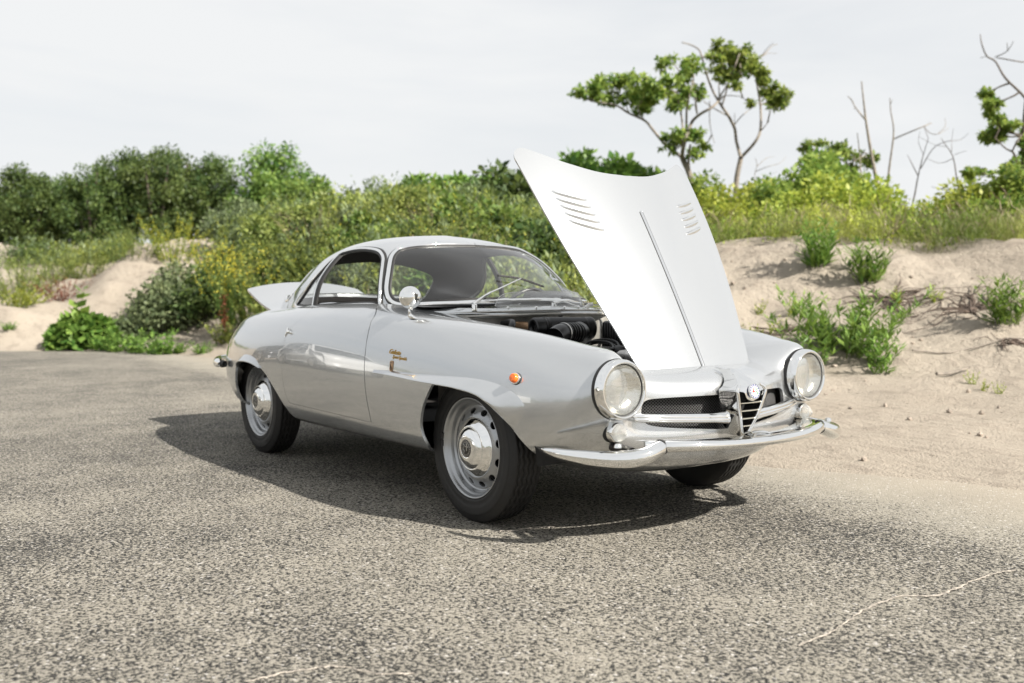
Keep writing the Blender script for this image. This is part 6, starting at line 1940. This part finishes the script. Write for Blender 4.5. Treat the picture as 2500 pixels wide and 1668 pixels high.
# finned dark box to the far side, strap, cam cover, hoses, bottle
bx_ = MB().add(*g_box((.030, .135, .745), (.16, .17, .14), None, .012))
for q_ in np.linspace(-.07, .07, 9):
    bx_.add(*g_box((.030 + q_, .050, .745), (.006, .012, .125)))
bx_.build('heater_box', M_SATIN, eng)
MB().add(*g_tube(catmull([(-.005, .000, .822), (.004, -.002, .810), (.010, -.006, .770), (.014, -.012, .725), (.010, -.03, .690)], 20), .008, 8, flat=.35)).build('strap', M_STEEL, eng)
MB().add(*g_box((.06, .0, .655), (.52, .17, .09), None, .02)).build('cam_cover', M_STEEL, eng)
mb = MB()
for j, (dy, dz) in enumerate(((0, 0), (.012, .012), (-.02, .006))):
    mb.add(*g_tube(catmull([(.10 + .02 * j, -.20 + dy, .66), (.06, -.12 + dy, .715 + dz), (.10, -.04 + dy, .722 + dz), (.16, -.05 + dy, .700 + dz), (.17, -.12 + dy, .690), (.12, -.16 + dy, .66)], 36), .006, 8))
mb.build('hose', M_BLACK, eng)
MB().add(*g_lathe([(.050, -.10), (.052, -.01), (.048, .006), (.036, .012), (.0, .013)], (.190, -.03, .700), (0, .1, 1), 32)).build('filler_cap', M_SATIN, eng)
MB().add(*g_tube(catmull([(-.30, -.33, .70), (-.24, -.34, .745), (-.23, -.33, .79), (-.27, -.30, .81), (-.35, -.29, .80)], 24), .016, 10)).build('heater_hose', M_BLACK, eng)
MB().add(*g_box((-.33, -.22, .785), (.05, .09, .05), None, .006)).build('brake_reservoir', M_BRONZE, eng)
mb = MB()
for j in range(4):
    mb.add(*g_lathe([(.011, -.003), (.013, 0), (.011, .003)], (-.305, .015, .826 + .008 * j), (0, 0, 1), 14))
mb.add(*g_box((-.305, .015, .862), (.030, .022, .010), None, .003))
mb.build('hood_catch', M_SATIN, eng)
# ---- behind the photographer: what the car's flank mirrors - a line of parked wagons and a low tree line
M_CARW = pbr('white_car_paint', (.62, .63, .63), .3, 0, coat=1.0)
M_CARD = pbr('dark_car_paint', (.03, .033, .04), .3, .3, coat=1.0)
M_TINT = pbr('tinted_glass', (.015, .018, .02), .05)
def wagon(label, mat, loc, rz):
    w = empty('parked_wagon', loc)
    prof = [(2.28, .45), (2.32, .70), (2.20, .98), (1.25, 1.10), (.55, 1.62), (.2, 1.70), (-1.7, 1.72), (-2.15, 1.60), (-2.30, 1.10), (-2.32, .50), (-2.2, .34), (2.1, .32)]
    P = catmull(prof, 64, closed=True)[:-1]
    rows = []
    for y_, k in ((-.90, .955), (-.93, .985), (-.92, 1.0), (-.5, 1.012), (.5, 1.012), (.92, 1.0), (.93, .985), (.90, .955)):
        tum = np.where(P[:, 1] > 1.05, 1 - .18 * (P[:, 1] - 1.05) / .65, 1.0)
        rows.append(np.stack([P[:, 0] * k, y_ * tum, .95 + (P[:, 1] - .95) * k], 1))
    V, F = g_grid(rows, closed_v=True)
    n = 63
    F += [tuple(range(n))[::-1], tuple(range(len(V) - n, len(V)))]
    obj('body', V, F, mat, w)
    for sg in BOTH:
        for x0, x1, xt0, xt1 in ((.98, .12, .48, .10), (.02, -.95, .0, -.95), (-1.05, -2.08, -1.05, -1.85)):
            yb, yt = .915 * sg, .775 * sg
            obj('window', [(x0, yb + .012 * sg, 1.10), (x1, yb + .012 * sg, 1.10), (xt1, yt + .03 * sg, 1.58), (xt0, yt + .03 * sg, 1.58)], [(0, 1, 2, 3)], M_TINT, w, smooth=False)
        for x_ in (1.42, -1.40):
            o = MB().add(*g_lathe([(.20, .10), (.33, .10), (.36, .07), (.36, -.10)], (x_, .84 * sg, .36), (0, sg, 0), 32)).build('wheel', M_TYRE, w)
            MB().add(*g_lathe([(0, .085), (.06, .09), (.19, .095), (.22, .105)], (x_, .845 * sg, .36), (0, sg, 0), 28)).build('rim', M_ALLOY, o)
        MB().add(*g_box((2.20, .66 * sg, .82), (.12, .30, .12), None, .03)).build('headlight', M_REFL, w)
    obj('windscreen', [(1.22, -.80, 1.13), (1.22, .80, 1.13), (.60, .70, 1.615), (.60, -.70, 1.615)], [(0, 1, 2, 3)], M_TINT, w, smooth=False)
    w.rotation_euler = (0, 0, rz)
    tag(w, label, 'car')
    return w
wagon('white wagon parked across the lot, mirrored in the door', M_CARW, (-10.5, -5.6, 0), rad(8))
wagon('dark wagon parked beyond the white one, mirrored at the rear fender', M_CARD, (-17.0, -6.2, 0), rad(6))
wagon('second white wagon, parked nearest the camera side of the lot', M_CARW, (-5.0, -8.2, 0), rad(30))
rs = np.random.default_rng(123)
N_ = 150
ang = rs.uniform(rad(170), rad(420), N_)
R0 = rs.uniform(70, 95, N_)
cen = np.stack([R0 * np.cos(ang), R0 * np.sin(ang), rs.uniform(.5, 3.0, N_)], 1)
V, F, T = clump_leaves(rs, cen, rs.uniform(1.6, 3.2, N_), 60, .9, .4)
V[:, 2] = np.maximum(V[:, 2], .02)
tag(fast_obj('far_tree_line', V, 4, F, LEAF_DARK, None, T), 'low far-off tree line across the lot behind the photographer', 'trees', kind='stuff')
